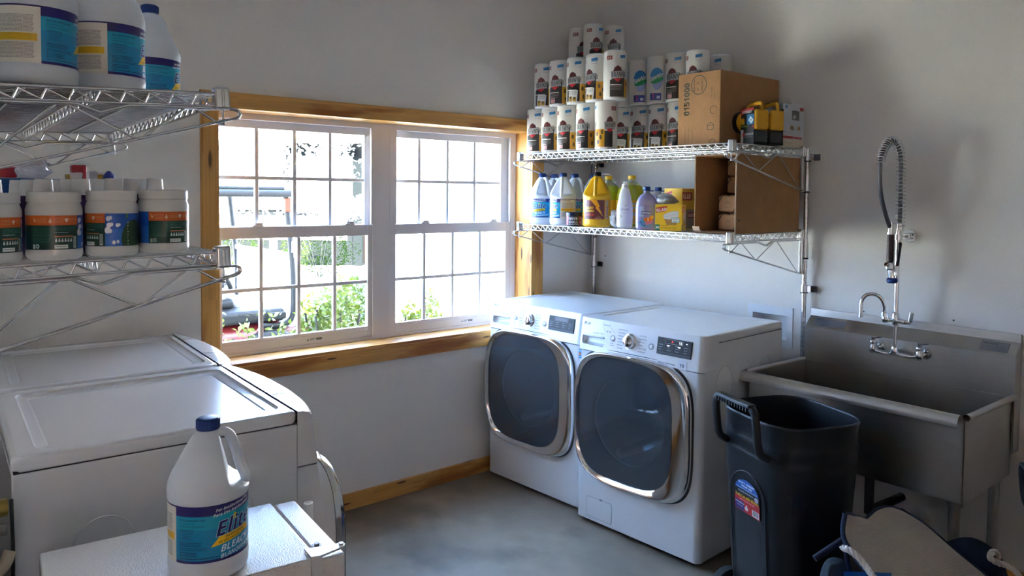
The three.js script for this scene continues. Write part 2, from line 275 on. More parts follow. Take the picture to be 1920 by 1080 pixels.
function consolePrint(lit) {
  return canvas(1024, 224, (g, w, h) => {
    g.clearRect(0, 0, w, h); g.fillStyle = '#4a4d55';
    g.beginPath(); g.arc(34, 30, 12, 0, 7); g.fill(); g.strokeStyle = '#e8e8ea'; g.lineWidth = 2.4; g.beginPath(); g.arc(34, 30, 8, 0.2, 5); g.stroke(); g.beginPath(); g.moveTo(34, 25); g.lineTo(34, 34); g.lineTo(39, 34); g.stroke();
    g.font = 'bold 27px sans-serif'; g.fillText('LG', 52, 40);
    g.fillStyle = '#7c8190'; g.font = '13px sans-serif'; g.fillText('Detergent  Turbo', 120, 96); g.fillText('WaveForce', 210, 28);
    g.fillRect(250, 62, 8, 12); g.fillRect(272, 62, 8, 12);
    g.strokeStyle = '#c3c7cf'; g.lineWidth = 2; g.beginPath(); g.moveTo(205, 0); g.lineTo(205, 40); g.lineTo(240, 72); g.moveTo(272, 0); g.lineTo(272, 30); g.lineTo(322, 70); g.stroke();
    for (const [cx, cy] of [[308, 110], [648, 118]]) { g.strokeStyle = '#8d93a0'; g.lineWidth = 6; g.beginPath(); g.arc(cx, cy, 19, 0, 7); g.stroke(); g.lineWidth = 3; g.beginPath(); g.arc(cx, cy, 8, 0, 7); g.stroke(); }
    g.fillStyle = '#8b90a0'; g.font = '12px sans-serif';
    ['Cotton/Normal', 'Heavy Duty', 'Bulky/Large', 'Bright Whites', 'Sanitary', 'Allergiene', 'Tub Clean'].forEach((s, i) => g.fillText(s, 352, 42 + i * 22));
    ['Perm Press', 'Hand Wash', 'Delicates', 'Towels', 'Speed Wash', 'Small Load'].forEach((s, i) => g.fillText(s, 540, 62 + i * 22));
    g.fillText('Start', 292, 152); g.fillText('Pause', 292, 166);
    if (lit) { g.font = 'bold 14px sans-serif'; g.fillText('6Motion Technology', 716, 214); }
  });
}
const printM = (lit) => std([1, 1, 1], 0.4, 0, { map: tex(consolePrint(lit)), transparent: true });
function displayTex(lit) {
  return canvas(256, 112, (g) => {
    g.fillStyle = '#08090c'; g.fillRect(0, 0, 256, 112); g.strokeStyle = '#9aa0a8'; g.lineWidth = 2; g.strokeRect(60, 8, 130, 26);
    g.fillStyle = '#26282d'; for (let i = 0; i < 4; i++) for (let j = 0; j < 3; j++) g.fillRect(8 + i * 62, 42 + j * 16, 52, 10);
    g.fillStyle = '#8c8f98'; for (let i = 0; i < 4; i++) for (let j = 0; j < 3; j++) g.fillRect(14 + i * 62, 45 + j * 16, 30 - 5 * ((i + j) % 3), 3);
    g.fillStyle = '#3a3c42'; g.fillRect(0, 92, 256, 20);
    if (!lit) { g.fillStyle = '#6a6470'; g.fillRect(66, 12, 118, 18); }
  });
}
const glowTex = canvas(256, 112, (g) => {
  g.fillStyle = '#000'; g.fillRect(0, 0, 256, 112); g.fillStyle = '#ff2418'; g.beginPath(); g.arc(112, 20, 6, 0, 7); g.fill(); g.fillStyle = '#e8f0ff'; g.font = 'bold 22px sans-serif'; g.fillText('13', 160, 29);
  for (const x of [84, 166]) { g.beginPath(); g.ellipse(x, 49, 11, 4, 0, 0, 7); g.fill(); } g.fillRect(212, 18, 12, 4);
});
const dispOn = phys([1, 1, 1], 0.45, { map: tex(displayTex(true)), emissive: new THREE.Color(1, 1, 1), emissiveMap: tex(glowTex), emissiveIntensity: 0.45 });
const dispOff = phys([1, 1, 1], 0.5, { map: tex(displayTex(false)) });

function frontLoader(label, washer, p, turn) {
  const t = thing('front_load_' + (washer ? 'washer' : 'dryer'), label, washer ? 'washing machine' : 'dryer', p, turn);
  const W = 0.737, hw = W / 2, D = 0.7, dx = -0.015, dy = 0.573;
  // cabinet: side walls, back and floor pan
  part('cabinet', [span(-hw, -hw + 0.012, 0.028, 1.0, -D, -0.028), span(hw - 0.012, hw, 0.028, 1.0, -D, -0.028), span(-hw, hw, 0.028, 1.0, -D, -D + 0.012), span(-hw + 0.01, hw - 0.01, 0.03, 0.05, -D, -0.03)], enamel, t);
  // front panel with the round door opening and rounded corner posts
  const sh = new THREE.Shape(); sh.moveTo(-hw + 0.03, 0.026); sh.lineTo(hw - 0.03, 0.026); sh.lineTo(hw - 0.03, 0.879); sh.lineTo(-hw + 0.03, 0.879); sh.closePath();
  const hole = new THREE.Path(); hole.absarc(dx - 0.03, dy, 0.245, 0, Math.PI * 2, true); sh.holes.push(hole);
  const corner = (s) => grid(8, 1, (u, v) => { const a = u * Math.PI / 2; return [s * (hw - 0.03 + 0.03 * Math.sin(a)), 0.026 + 0.853 * v, -0.03 + 0.03 * Math.cos(a)]; });
  part('front_panel', [flat(new THREE.ExtrudeGeometry(sh, { depth: 0.02, bevelEnabled: false, curveSegments: 40 })).translate(0, 0, -0.02), corner(1), flip(corner(-1)), span(-hw + 0.02, hw - 0.02, 0.020, 0.028, -0.05, -0.01)], enamel, t);
  // control console leaning back a little, with a scooped drawer handle
  const plan = []; for (let i = 0; i <= 8; i++) { const a = Math.PI / 2 * i / 8; plan.push([hw - 0.032 + 0.032 * Math.sin(a), -0.032 + 0.032 * Math.cos(a)]); } plan.push([hw, -0.12], [-hw, -0.12]);
  for (let i = 8; i >= 0; i--) { const a = Math.PI / 2 * i / 8; plan.push([-hw + 0.032 - 0.032 * Math.sin(a), -0.032 + 0.032 * Math.cos(a)]); }
  const s2 = new THREE.Shape(plan.map(([x, z]) => new THREE.Vector2(x, -z)));
  let con = flat(new THREE.ExtrudeGeometry(s2, { depth: 0.153, bevelEnabled: true, bevelSize: 0.004, bevelThickness: 0.004, bevelSegments: 3, curveSegments: 8 })).rotateX(-Math.PI / 2).translate(0, 0.886, 0);
  if (washer) con = cut(con, [rbox(0.150, 0.05, 0.05, 0.018, -0.268, 0.937, 0.0, 4)]);
  else con = cut(con, [rbox(0.150, 0.05, 0.05, 0.018, -0.262, 0.937, 0.0, 4)]);
  const lean = (g, k = 0.17) => { const P = g.attributes.position; for (let i = 0; i < P.count; i++) P.setZ(i, P.getZ(i) - Math.max(0, P.getY(i) - 0.885) * k * (P.getZ(i) > -0.1 ? 1 : 0)); g.computeVertexNormals(); return g; };
  part('control_console', lean(con), enamel, t);
  const on = (g, x, y, z = 0) => g.rotateX(-Math.atan(0.17)).translate(x, y, 0.0045 - (y - 0.885) * 0.17 + z);
  part('drawer_lip', on(rbox(0.138, 0.012, 0.018, 0.005), -0.268, 0.957, -0.006), whitePl, t);
  part('console_print', on(flat(new THREE.PlaneGeometry(0.70, 0.150)), -0.005, 0.962, 0.0012), printM(washer), t);
  const kx = washer ? -0.04 : -0.03;
  const knob = part('program_knob', [on(lathe([[0, 0.024], [0.024, 0.024], [0.029, 0.020], [0.030, 0.004], [0.036, 0.003], [0.038, 0]], 40).rotateX(Math.PI / 2), kx, 0.963)], chrome, t, 'chrome program knob');
  part('knob_face', on(lathe([[0, 0.006], [0.017, 0.005], [0.023, 0.001], [0.024, 0]], 32).rotateX(Math.PI / 2), kx, 0.963, 0.024), chromeDark, knob);
  part('knob_grip', on(rbox(0.010, 0.044, 0.012, 0.004), kx, 0.963, 0.03), chrome, knob);
  for (const [bx, by] of [[-0.1445, 0.963], [0.088, 0.958]]) part('button', on(lathe([[0, 0.0025], [0.0085, 0.0022], [0.0105, 0]], 24).rotateX(Math.PI / 2), bx, by, 0.0012), whitePl, t);
  const dg = on(rbox(0.188, 0.078, 0.006, 0.002), 0.215, 0.972, 0.001), du = dg.attributes.uv, dp = dg.attributes.position;
  for (let i = 0; i < du.count; i++) du.setXY(i, (dp.getX(i) - 0.121) / 0.188, (dp.getY(i) - 0.933) / 0.078);
  part('display', dg, washer ? dispOn : dispOff, t, washer ? 'lit display' : 'dark display');
  // lid with a shallow pressed panel
  const top = (x, z) => shifted(rrect(x, z, 0.02), 0, 0);
  const lid = ring(rrect(hw, D / 2 - 0.02, 0.014), [[0.004, 1.002], [0, 1.006], [0, 1.032], [0.003, 1.038], [0.009, 1.041], [0.035, 1.041], [0.040, 1.037], [0.048, 1.0355]], 120);
  part('lid', [rX(M([lid, plate(rrect(hw, D / 2 - 0.02, 0.014), 1.0355, 0.047, 120)]), -Math.PI / 2).translate(0, 0, -D / 2 - 0.025), span(-hw + 0.004, hw - 0.004, 1.0, 1.006, -D, -0.06)], enamel, t);
  part('lid_seam', span(-hw + 0.0015, hw - 0.0015, 0.998, 1.003, -D + 0.002, -0.06), seamM, t);
  doorParts(t, dx, dy, 0.0);
  part('drum', [lathe([[0.232, 0], [0.255, -0.03], [0.262, -0.1], [0.262, -0.45], [0.2, -0.5], [0, -0.5]], 48).rotateX(Math.PI / 2).translate(dx - 0.03, dy, -0.02), ...[0.5, 2.6, 4.7].map((a) => rbox(0.05, 0.045, 0.36, 0.018).translate(0, 0.24, -0.27).rotateZ(a).translate(dx - 0.03, dy, 0))], drumM, t, 'steel drum');
  if (washer) {
    const f = part('pump_filter_cover', ring(rrect(0.084, 0.052, 0.014), [[0, 0.0004], [0.0003, 0.0008], [0.0022, 0.0008], [0.0026, 0.0004]], 60).translate(-0.212, 0.094, 0), std([0.40, 0.43, 0.48], 0.5), t);
    part('cover_plate', plate(rrect(0.084, 0.052, 0.014), 0.0012, 0.003, 60).translate(-0.212, 0.094, 0), enamel, f);
    part('cover_tab', rbox(0.018, 0.007, 0.004, 0.001, -0.2, 0.146, 0.001), grey60, f);
    part('energy_sticker', rbox(0.018, 0.046, 0.001, 0.0004, -0.352, 0.855, -0.0005).applyMatrix4(new THREE.Matrix4()), std([1, 1, 1], 0.5, 0, { map: tex(canvas(32, 64, (g) => { g.fillStyle = '#2f86b8'; g.fillRect(0, 0, 32, 64); g.fillStyle = '#8cc4de'; g.fillRect(0, 4, 32, 12); g.fillStyle = '#e08438'; g.beginPath(); g.arc(16, 32, 11, 0, 7); g.fill(); g.fillStyle = '#f2f2f2'; g.fillRect(6, 50, 20, 4); })) }), t);
    const bd = part('warranty_badge', metresTo(rbox(0.042, 0.042, 0.001, 0.0004, 0.268, 0.902, 0.0)), std([1, 1, 1], 0.45, 0, { map: tex(canvas(64, 64, (g) => { g.fillStyle = '#cfd6e4'; g.fillRect(0, 0, 64, 64); g.fillStyle = '#39424f'; g.font = 'bold 34px sans-serif'; g.fillText('10', 9, 46); })) }), t);
    bd.position.z = 0.003;
  }
  // pressed arches on the side walls, feet
  for (const s of [-1, 1]) for (const z of [-0.18, -0.36, -0.54]) part('side_pressing', poly(Array.from({ length: 13 }, (_, i) => { const a = Math.PI * i / 12; return [s * hw, 0.80 + 0.09 * Math.sin(a) , z + 0.065 * Math.cos(a)]; }).concat([[s * hw, 0.35, z - 0.065]]), 0.0016, 5), enamel, t);
  for (const [x, z] of [[-0.3, -0.06], [0.3, -0.06], [-0.3, -0.62], [0.3, -0.62]]) part('foot', [cyl(0.02, 0.014, x, 0.007, z, 20), cyl(0.009, 0.022, x, 0.021, z, 12)], darkGrey, t);
  part('side_badge', rbox(0.001, 0.014, 0.034, 0.0004, hw + 0.0003, 0.975, -0.11), grey60, t);
  return t;
}
frontLoader('white front-load washer with lit display, between its twin dryer and the black trash can', true, [2.737, 0, -2.367], -Math.PI / 2 + 0.047);
frontLoader('white front-load dryer with dark display, in the corner against the window wall', false, [2.762, 0, -3.135], -Math.PI / 2 + 0.047);

// the two machines with sloping fronts along the left wall
function oldDryer(label, p, turn) {
  const t = thing('clothes_dryer', label, 'dryer', p, turn), hw = 0.366, D = 0.69, T = 1.03;
  part('cabinet', [span(-hw, hw, 0.03, T - 0.036, -D, 0, 0.006)], enamelOld, t);
  part('lid_seam', span(-hw + 0.003, hw - 0.003, T - 0.04, T - 0.03, -D + 0.004, -0.001), seamM, t);
  const O = rrect(hw, D / 2, 0.016), R0 = shifted(rrect(0.312, 0.305, 0.03), 0, -0.012), R1 = shifted(rrect(0.276, 0.27, 0.012), 0, -0.012);
  const lid = M([ring(O, [[0.002, T - 0.033], [0, T - 0.030], [0, T - 0.012], [0.003, T - 0.004], [0.008, T - 0.001], [0.014, T]], 120), ring2(shifted(O, 0, 0), R0, [[0, T, 0.014], [1, T]]), ring2(R0, R1, [[0, T], [0.06, T - 0.0035], [0.25, T - 0.0075], [0.8, T - 0.0085], [0.93, T - 0.011], [1, T - 0.0115]]), plate(R1, T - 0.0115, 0, 112)]);
  part('lid', rX(lid, -Math.PI / 2).translate(0, 0, -D / 2), enamelOld, t);
  // bulging console and front
  const prof = [[1.03, 0, 0], [1.0295, 0.016, 0.4], [1.024, 0.033, 0.85], [1.012, 0.042, 1], [0.97, 0.048, 1], [0.92, 0.054, 0.95], [0.87, 0.060, 0.9]], low = [[0.866, 0.058, 0.9], [0.80, 0.067, 0.85], [0.7, 0.079, 0.75], [0.55, 0.088, 0.6], [0.3, 0.09, 0.5], [0.06, 0.085, 0.4]];
  const bulge = (u) => 0.052 * (1 - Math.abs(2 * u - 1) ** 2.4);
  const skin = (pr) => { const n = pr.length - 1, lerp = (v) => { const f = v * n, i = Math.min(n - 1, f | 0), k = f - i; return pr[i].map((c, q) => c * (1 - k) + pr[i + 1][q] * k); };
    const face = flip(grid(36, n * 3, (u, v) => { const [y, z, b] = lerp(v); return [(u - 0.5) * 2 * hw, y, z + b * bulge(u)]; }));
    const side = (s) => grid(4, n * 3, (u, v) => { const [y, z] = lerp(v); return [s * hw, y, -0.002 + (z + 0.002) * u]; });
    return M([face, flip(side(1)), side(-1)]); };
  part('control_console', skin(prof), enamelOld, t); part('front_panel', skin(low), enamelOld, t);
  part('console_divider', [-0.14, 0.2].map((x) => poly([[x, 1.0305, 0.004], [x, 1.0295, 0.036], [x, 1.022, 0.072]], 0.0012, 5)), grey60, t);
  doorParts(t, 0, 0.50, 0.125);
  part('door_collar', ring(shifted(sup(0.345, 0.33, 4.2), 0, 0.5), [[0, 0.08], [0, 0.128]], 80), enamelOld, t);
  for (const s of [-1, 1]) for (const z of [-0.2, -0.5]) part('side_pressing', flat(new THREE.TorusGeometry(0.07, 0.0016, 5, 40)).rotateY(Math.PI / 2).translate(s * hw, 0.78, z), enamelOld, t);
  for (const [x, z] of [[-0.3, -0.06], [0.3, -0.06], [-0.3, -0.62], [0.3, -0.62]]) part('foot', cyl(0.022, 0.034, x, 0.017, z, 16), darkGrey, t);
  return t;
}
oldDryer('white machine with pressed lid and sloping front, on the left right behind the freezer', [0.928, 0, -2.413], Math.PI / 2 - 0.045);
oldDryer('white machine with pressed lid and sloping front, farther left one against the window wall', [0.965, 0, -3.166], Math.PI / 2 - 0.06);

// small white freezer in the foreground
{ const t = thing('small_freezer', 'small white freezer with pebbled top and a hinge plate, carrying a bleach bottle', 'freezer', [0.4635, 0, -1.637], -0.1);
  const bump = dataTex(256, (x, y, i) => grey(255 * Math.min(1, Math.max(0, (n3[i] - 0.25) * 2))), 9, 9, false);
  const peb = phys([0.76, 0.76, 0.77], 0.22, { bumpMap: bump, bumpScale: 0.0007, clearcoat: 0.3, clearcoatRoughness: 0.15 });
  part('cabinet', metres(span(-0.24, 0.242, 0.03, 0.9, -0.166, 0.166, 0.005)), peb, t);
  const d = part('door', metres(span(0.2475, 0.302, 0.05, 0.893, -0.168, 0.166, 0.006)), peb, t);
  part('door_gasket', span(0.241, 0.249, 0.06, 0.888, -0.160, 0.158), darkGrey, t);
  const hinge = part('top_hinge', [extr([[0.226, -0.170], [0.245, -0.174], [0.300, -0.160], [0.307, -0.150], [0.300, -0.142], [0.25, -0.134], [0.226, -0.128]], 0.0035, 0.0006).rotateX(-Math.PI / 2).translate(0, 0.9015, 0), span(0.226, 0.25, 0.62, 0.904, 0.1665, 0.1695, 0.0008), cyl(0.005, 0.006, 0.298, 0.907, 0.151, 16)], std([0.72, 0.73, 0.75], 0.3, 0.5), t, 'bright metal hinge plate');
  part('hinge_screw', [cyl(0.010, 0.006, 0.258, 0.897, 0.112, 20), cyl(0.0055, 0.004, 0.258, 0.902, 0.112, 6)], chromeDark, t);
  for (const [x, z] of [[-0.2, -0.13], [0.2, -0.13], [-0.2, 0.13], [0.2, 0.13]]) part('foot', cyl(0.015, 0.032, x, 0.016, z, 14), darkGrey, t); }
// ---------------------------------------------------------------- chrome wire shelving
// local frame: x along the wall, z from the wall outwards, deck surface at y = 0
function zig(a, b, y0, y1, step, r) {   // zigzag wire between two rails
  const A = V(...a), B = V(...b), L = A.distanceTo(B), n = Math.max(2, Math.round(L / step)), pts = [];
  for (let i = 0; i <= n; i++) { const p = A.clone().lerp(B, (i + 0.12) / (n + 0.3)), q = A.clone().lerp(B, (i + 0.34) / (n + 0.3)); pts.push([p.x, y0, p.z], [q.x, y1, q.z]); }
  return poly(pts, r, 5);
}
function wireShelf(name, label, L, z0, z1, s, p, turn, tilt = 0) {
  const t = thing(name, label, 'shelf', p, turn, undefined); t.rotation.z = 0;
  const hx = L / 2, yt = -0.003, yb = -0.031 * s - 0.004, ZIN = z0 + 0.012, ZF = z1 - 0.012, X0 = -hx + 0.012, X1 = hx - 0.012;
  const truss = (a, b, nm) => { const g = [bar([a[0], yt, a[1]], [b[0], yt, b[1]], 0.0032, 8), bar([a[0], yb, a[1]], [b[0], yb, b[1]], 0.0032, 8), zig([a[0], 0, a[1]], [b[0], 0, b[1]], yb + 0.003, yt - 0.003, 0.045, 0.0022)]; part(nm, g, wireM, t); };
  truss([X0, ZF], [X1, ZF], 'front_rail'); truss([X0, ZIN], [X1, ZIN], 'back_rail'); truss([X0, ZIN], [X0, ZF], 'end_rail'); truss([X1, ZIN], [X1, ZF], 'end_rail'); truss([X0, (ZIN + ZF) / 2], [X1, (ZIN + ZF) / 2], 'mid_rail');
  const wires = []; for (let x = X0 + 0.02; x < X1; x += 0.0245) wires.push(bar([x, -0.0015, ZIN - 0.004], [x, -0.0015, ZF + 0.004], 0.0017, 5));
  for (const k of [0.25, 0.75]) wires.push(bar([X0, -0.006, ZIN + (ZF - ZIN) * k], [X1, -0.006, ZIN + (ZF - ZIN) * k], 0.003, 6));
  const deck = part('wire_deck', wires, wireM, t); deck.userData.kind = 'stuff';
  for (const x of [-hx + 0.004, hx - 0.004]) for (const z of [z0 + 0.006, z1 - 0.006]) part('corner_collar', [rbox(0.03, 0.052 * s + 0.006, 0.032, 0.006, x, -0.016 * s, z), rbox(0.034, 0.046 * s, 0.006, 0.002, x, -0.018 * s, z + 0.0)], wireM, t);
  const S = s, tz = z1 + 0.041 * S;
  for (const x of [-hx + 0.006, hx - 0.006]) {
    const g = [];
    for (const o of [-0.0055, 0.0055]) {
      const X = x + o, yT = -0.043 * S, P = (k) => z0 + (z1 - z0) * k;
      g.push(poly([[X, yT, z0 - 0.01], [X, yT, P(0.43)], [X, yT - 0.019 * S, P(0.51)], [X, yT, P(0.62)], [X, yT, tz - 0.012]], 0.0031, 7));
      g.push(tube([[X, yT, tz - 0.012], [X, yT - 0.004 * S, tz - 0.003], [X, yT - 0.013 * S, tz], [X, yT - 0.022 * S, tz - 0.005], [X, yT - 0.027 * S, tz - 0.018]], 0.0031, 12, 7));
      g.push(poly([[X, yT - 0.027 * S, tz - 0.018], [X, -0.213 * S, z0 + 0.012], [X, -0.213 * S, z0 - 0.008]], 0.0031, 7));
    }
    const yT = -0.043 * S, low = (z) => yT - 0.027 * S - (0.143 * S) * ((tz - 0.018 - z) / (tz - 0.018 - z0 - 0.012)), f = (k) => z0 + (z1 - z0) * k;
    g.push(poly([[x, yT, z1 - 0.003], [x, low(z1) - 0.008, z1 - 0.002], [x, low(z1) - 0.006, z1 - 0.014], [x, yT, f(0.875)], [x, yT, f(0.84)], [x, low(f(0.66)), f(0.66)], [x, low(f(0.64)), f(0.64)], [x, yT, f(0.40)], [x, yT, f(0.36)], [x, low(f(0.04)), f(0.04)]], 0.0026, 6));
    g.push(span(x - 0.009, x + 0.009, -0.22 * S, -0.028, z0 - 0.014, z0 - 0.011), span(x - 0.009, x - 0.007, -0.22 * S, -0.028, z0 - 0.014, z0 + 0.004), span(x + 0.007, x + 0.009, -0.22 * S, -0.028, z0 - 0.014, z0 + 0.004));
    part('bracket', g, wireM, t);
  }
  return t;
}
const RW = XR - 0.028;
wireShelf('wire_shelf', 'upper chrome wire shelf on the right wall, loaded with paper towels and a big carton', 1.5, 0.045, 0.672, 1.0, [RW, 1.908, -2.775], -Math.PI / 2);
wireShelf('wire_shelf', 'lower chrome wire shelf on the right wall, holding bleach jugs and cleaning products', 1.5, 0.045, 0.672, 1.0, [RW, 1.485, -2.775], -Math.PI / 2);
const sl = wireShelf('wire_shelf', 'upper chrome wire shelf at left carrying three large bleach bottles', 1.0, 0.04, 0.53, 0.80, [0.04, 1.871, -2.15], Math.PI / 2);
const sl2 = wireShelf('wire_shelf', 'lower chrome wire shelf at left carrying the row of orange and green tubs', 1.0, 0.04, 0.53, 0.80, [0.04, 1.531, -2.15], Math.PI / 2);
// both left shelves hang a little low towards the wall, the upper one towards the window as well
function sag(o, ax, az) { o.quaternion.copy(new THREE.Quaternion().setFromAxisAngle(V(1, 0, 0), ax)).multiply(new THREE.Quaternion().setFromAxisAngle(V(0, 0, 1), az)).multiply(new THREE.Quaternion().setFromAxisAngle(V(0, 1, 0), Math.PI / 2)); }
sag(sl, -0.028, 0.045); sl.position.y -= 0.039; sag(sl2, 0, 0.03); sl2.position.y -= 0.016;
// wall posts with clamps
function post(label, x, y0, y1, z, clamps, turn) {
  const t = thing('shelf_post', label, 'post', [x, 0, z], turn);
  part('pole', [cyl(0.0125, y1 - y0, 0, (y0 + y1) / 2, 0, 20)], wireM, t);
  part('grooves', Array.from({ length: Math.round((y1 - y0) / 0.0254) }, (_, i) => cyl(0.0128, 0.0012, 0, y0 + 0.02 + i * 0.0254, 0, 16)).slice(0, 60), grey60, t);
  for (const y of clamps) { const c = part('wall_clamp', [cyl(0.019, 0.038, 0, y, 0, 24), box(0.008, 0.03, 0.03, 0.0, y, 0.022)], wireM, t); part('clamp_plate', [rbox(0.004, 0.032, 0.036, 0.0015, 0.020, y - 0.002, 0.042), span(0.0, 0.022, y - 0.015, y + 0.013, 0.026, 0.030), cyl(0.003, 0.006, 0, 0, 0, 8).rotateZ(Math.PI / 2).translate(0.018, y + 0.004, 0.05)], darkGrey, c); part('clamp_band', cyl(0.0195, 0.005, 0, y - 0.021, 0, 24), rubber, c); }
  return t;
}
const pn = post('near chrome wall post carrying the right shelves, beside the sink', RW - 0.012, 0.62, 1.905, -2.026, [1.865, 1.192], 0);
for (const y of [1.73, 1.39]) { part('sleeve', cyl(0.0165, 0.08, 0, y, 0, 20), wireM, pn); part('sleeve_end', cyl(0.017, 0.008, 0, y - 0.043, 0, 20), rubber, pn); }
const pf = post('far chrome wall post carrying the right shelves, in the room corner', RW - 0.012, 0.62, 1.905, -3.523, [1.865, 1.21], 0);
part('sleeve', [cyl(0.0165, 0.08, 0, 1.43, 0, 20)], wireM, pf); part('sleeve_end', [cyl(0.017, 0.008, 0, 1.387, 0, 20)], rubber, pf);
// the plastic liner lying on the upper left shelf
{ const g = grid(40, 30, (u, v) => [-0.485 + 0.97 * u, 0.0022 + 0.0006 * Math.sin(u * 300), 0.05 + 0.46 * v]); const l = solo('shelf_liner', g, phys([0.36, 0.30, 0.27], 0.25, { side: THREE.DoubleSide }), 'ribbed grey plastic liner lying on the upper left wire shelf', 'shelf liner'); l.position.copy(sl.position); l.quaternion.copy(sl.quaternion); }

// ---------------------------------------------------------------- printed labels
const small = (g, x, y, w, rows, dy, col, h = 2) => { g.fillStyle = col; for (let i = 0; i < rows; i++) { let q = x; while (q < x + w - 6) { const L = Math.min(4 + ((i * 37 + q * 13) % 17), x + w - q); g.fillRect(q, y + i * dy, L, h); q += L + 3; } } };
const bleachC = canvas(2048, 480, (g, W, H) => {
  g.fillStyle = '#e6e2d8'; g.fillRect(0, 0, W, H);
  g.fillStyle = '#251f66'; g.fillRect(0, 0, W, 14);
  for (const [x0, x1] of [[0, 860], [1638, 2048]]) {
    small(g, x0 + 20, 40, 260, 1, 10, '#333', 14); small(g, x0 + 20, 84, x1 - x0 - 70, 13, 11, '#8d8a88', 6);
    g.fillStyle = '#e3b81c'; g.fillRect(x0 + 14, 236, x1 - x0 - 40, 62); small(g, x0 + 24, 244, x1 - x0 - 90, 4, 13, '#b39018', 5); small(g, x0 + 20, 314, x1 - x0 - 70, 12, 11, '#8d8a88', 6);
  }
  const x0 = 860, x1 = 1638; g.fillStyle = '#0c8fc0'; g.fillRect(x0, 0, x1 - x0, H); g.fillStyle = '#11a3c4'; g.fillRect(x0, 80, x1 - x0, 120);
  g.fillStyle = '#2a2173'; g.fillRect(x0, 0, x1 - x0, 84); g.fillRect(x0, 456, x1 - x0, 24);
  g.fillStyle = '#0b3c66'; g.font = 'bold 22px sans-serif'; g.fillText('RECOMMENDED FOR', x0 + 40, 122); g.font = '20px sans-serif'; g.fillText('For Service and', x0 + 40, 148); g.fillText('Institutional Application', x0 + 40, 172); g.font = 'bold 20px sans-serif'; g.fillText('COMMERCIAL', x0 + 40, 206); g.font = '19px sans-serif';
  ['Restaurants', 'Hospitals', 'Institutions'].forEach((s, i) => g.fillText('• ' + s, x0 + 50, 230 + i * 22));
  small(g, x0 + 40, 300, 190, 3, 14, '#0b4a77', 7); small(g, x0 + 40, 348, 230, 2, 14, '#0b4a77', 7); small(g, x0 + 40, 384, 150, 3, 14, '#0b3c66', 7); small(g, x0 + 40, 434, 330, 1, 14, '#0b3c66', 9);
  g.save(); g.translate(x0 + 330, 0); g.transform(1, -0.10, 0, 1, 0, 22);
  g.fillStyle = '#fff'; g.font = 'italic bold 34px sans-serif'; g.fillText('For Institutional Use', 10, 40); g.fillText('Para Uso Institucional', -10, 78);
  g.fillStyle = '#f5c713'; g.beginPath(); g.moveTo(180, 92); g.lineTo(214, 150); g.lineTo(150, 150); g.fill(); g.beginPath(); g.moveTo(40, 255); g.lineTo(330, 250); g.lineTo(350, 310); g.lineTo(-30, 328); g.fill();
  g.font = 'italic bold 170px sans-serif'; g.lineWidth = 10; g.strokeStyle = '#cfe6f2'; g.strokeText('Elite', 0, 250); g.fillStyle = '#28206e'; g.fillText('Elite', 0, 250);
  g.fillStyle = '#54430c'; g.font = 'bold 26px sans-serif'; g.fillText('PROFESSIONAL', 90, 284); g.fillText('DE USO PROFESIONAL', 34, 312);
  g.fillStyle = '#eef6fb'; g.font = 'italic bold 78px sans-serif'; g.fillText('BLEACH', 44, 392); g.font = 'italic bold 50px sans-serif'; g.fillText('BLANQUEADOR', 44, 446); g.restore();
});
const bleachM = phys([1, 1, 1], 0.32, { map: tex(bleachC) });

// jug with a moulded handle; body, cap, label
function jug(mat, prof, hAz, hTop, hLow, rTop, rLow) {
  const P = []; for (let i = 0; i + 1 < prof.length; i++) { const n = Math.max(1, Math.round(Math.hypot(prof[i + 1][0] - prof[i][0], prof[i + 1][1] - prof[i][1]) / 0.005)); for (let k = 0; k < n; k++) P.push([prof[i][0] + (prof[i + 1][0] - prof[i][0]) * k / n, prof[i][1] + (prof[i + 1][1] - prof[i][1]) * k / n]); } P.push(prof[prof.length - 1]);
  const g = grid(72, P.length - 1, (u, v) => { const [r0, y] = P[Math.round(v * (P.length - 1))], a = u * Math.PI * 2; let r = r0; const d = Math.atan2(Math.sin(a - hAz), Math.cos(a - hAz));
    if (y > hLow && y < hTop && Math.abs(d) < 1.35) { const k = (y - hLow) / (hTop - hLow), lim = k < 0.14 ? rLow + (0.038 - rLow) * Math.sin(k / 0.14 * Math.PI / 2) : 0.038 + (rTop - 0.038) * ((k - 0.14) / 0.86); r = Math.min(r, lim / Math.max(0.12, Math.cos(d))); }
    return [Math.sin(a) * r, y, Math.cos(a) * r]; }, true);
  const hx = (r, y) => [Math.sin(hAz) * r, y, Math.cos(hAz) * r];
  const h = tube([hx(0.012, hTop - 0.004), hx(0.030, hTop - 0.003), hx(0.043, hTop - 0.014), hx(0.052, hTop - 0.042), hx(0.061, hTop - 0.075), hx(rLow - 0.006, hLow + 0.006), hx(rLow - 0.012, hLow - 0.012)], 0.0098, 30, 10);
  return M([g, h]);
}
const jugProf = [[0, 0.006], [0.05, 0.003], [0.066, 0], [0.072, 0.003], [0.0758, 0.012], [0.0768, 0.03], [0.0768, 0.037], [0.0752, 0.040], [0.0752, 0.152], [0.0768, 0.155], [0.077, 0.172], [0.075, 0.185], [0.068, 0.202], [0.057, 0.222], [0.043, 0.248], [0.031, 0.268], [0.0215, 0.278], [0.0185, 0.281], [0.0185, 0.29], [0, 0.29]];
const capGeo = M([lathe([[0, 0.305], [0.018, 0.305], [0.021, 0.303], [0.0215, 0.3], [0.0222, 0.284], [0.0222, 0.282], [0.018, 0.281]], 36), ...Array.from({ length: 36 }, (_, i) => box(0.0012, 0.017, 0.0012, Math.sin(i / 36 * 6.283) * 0.0222, 0.293, Math.cos(i / 36 * 6.283) * 0.0222))]);
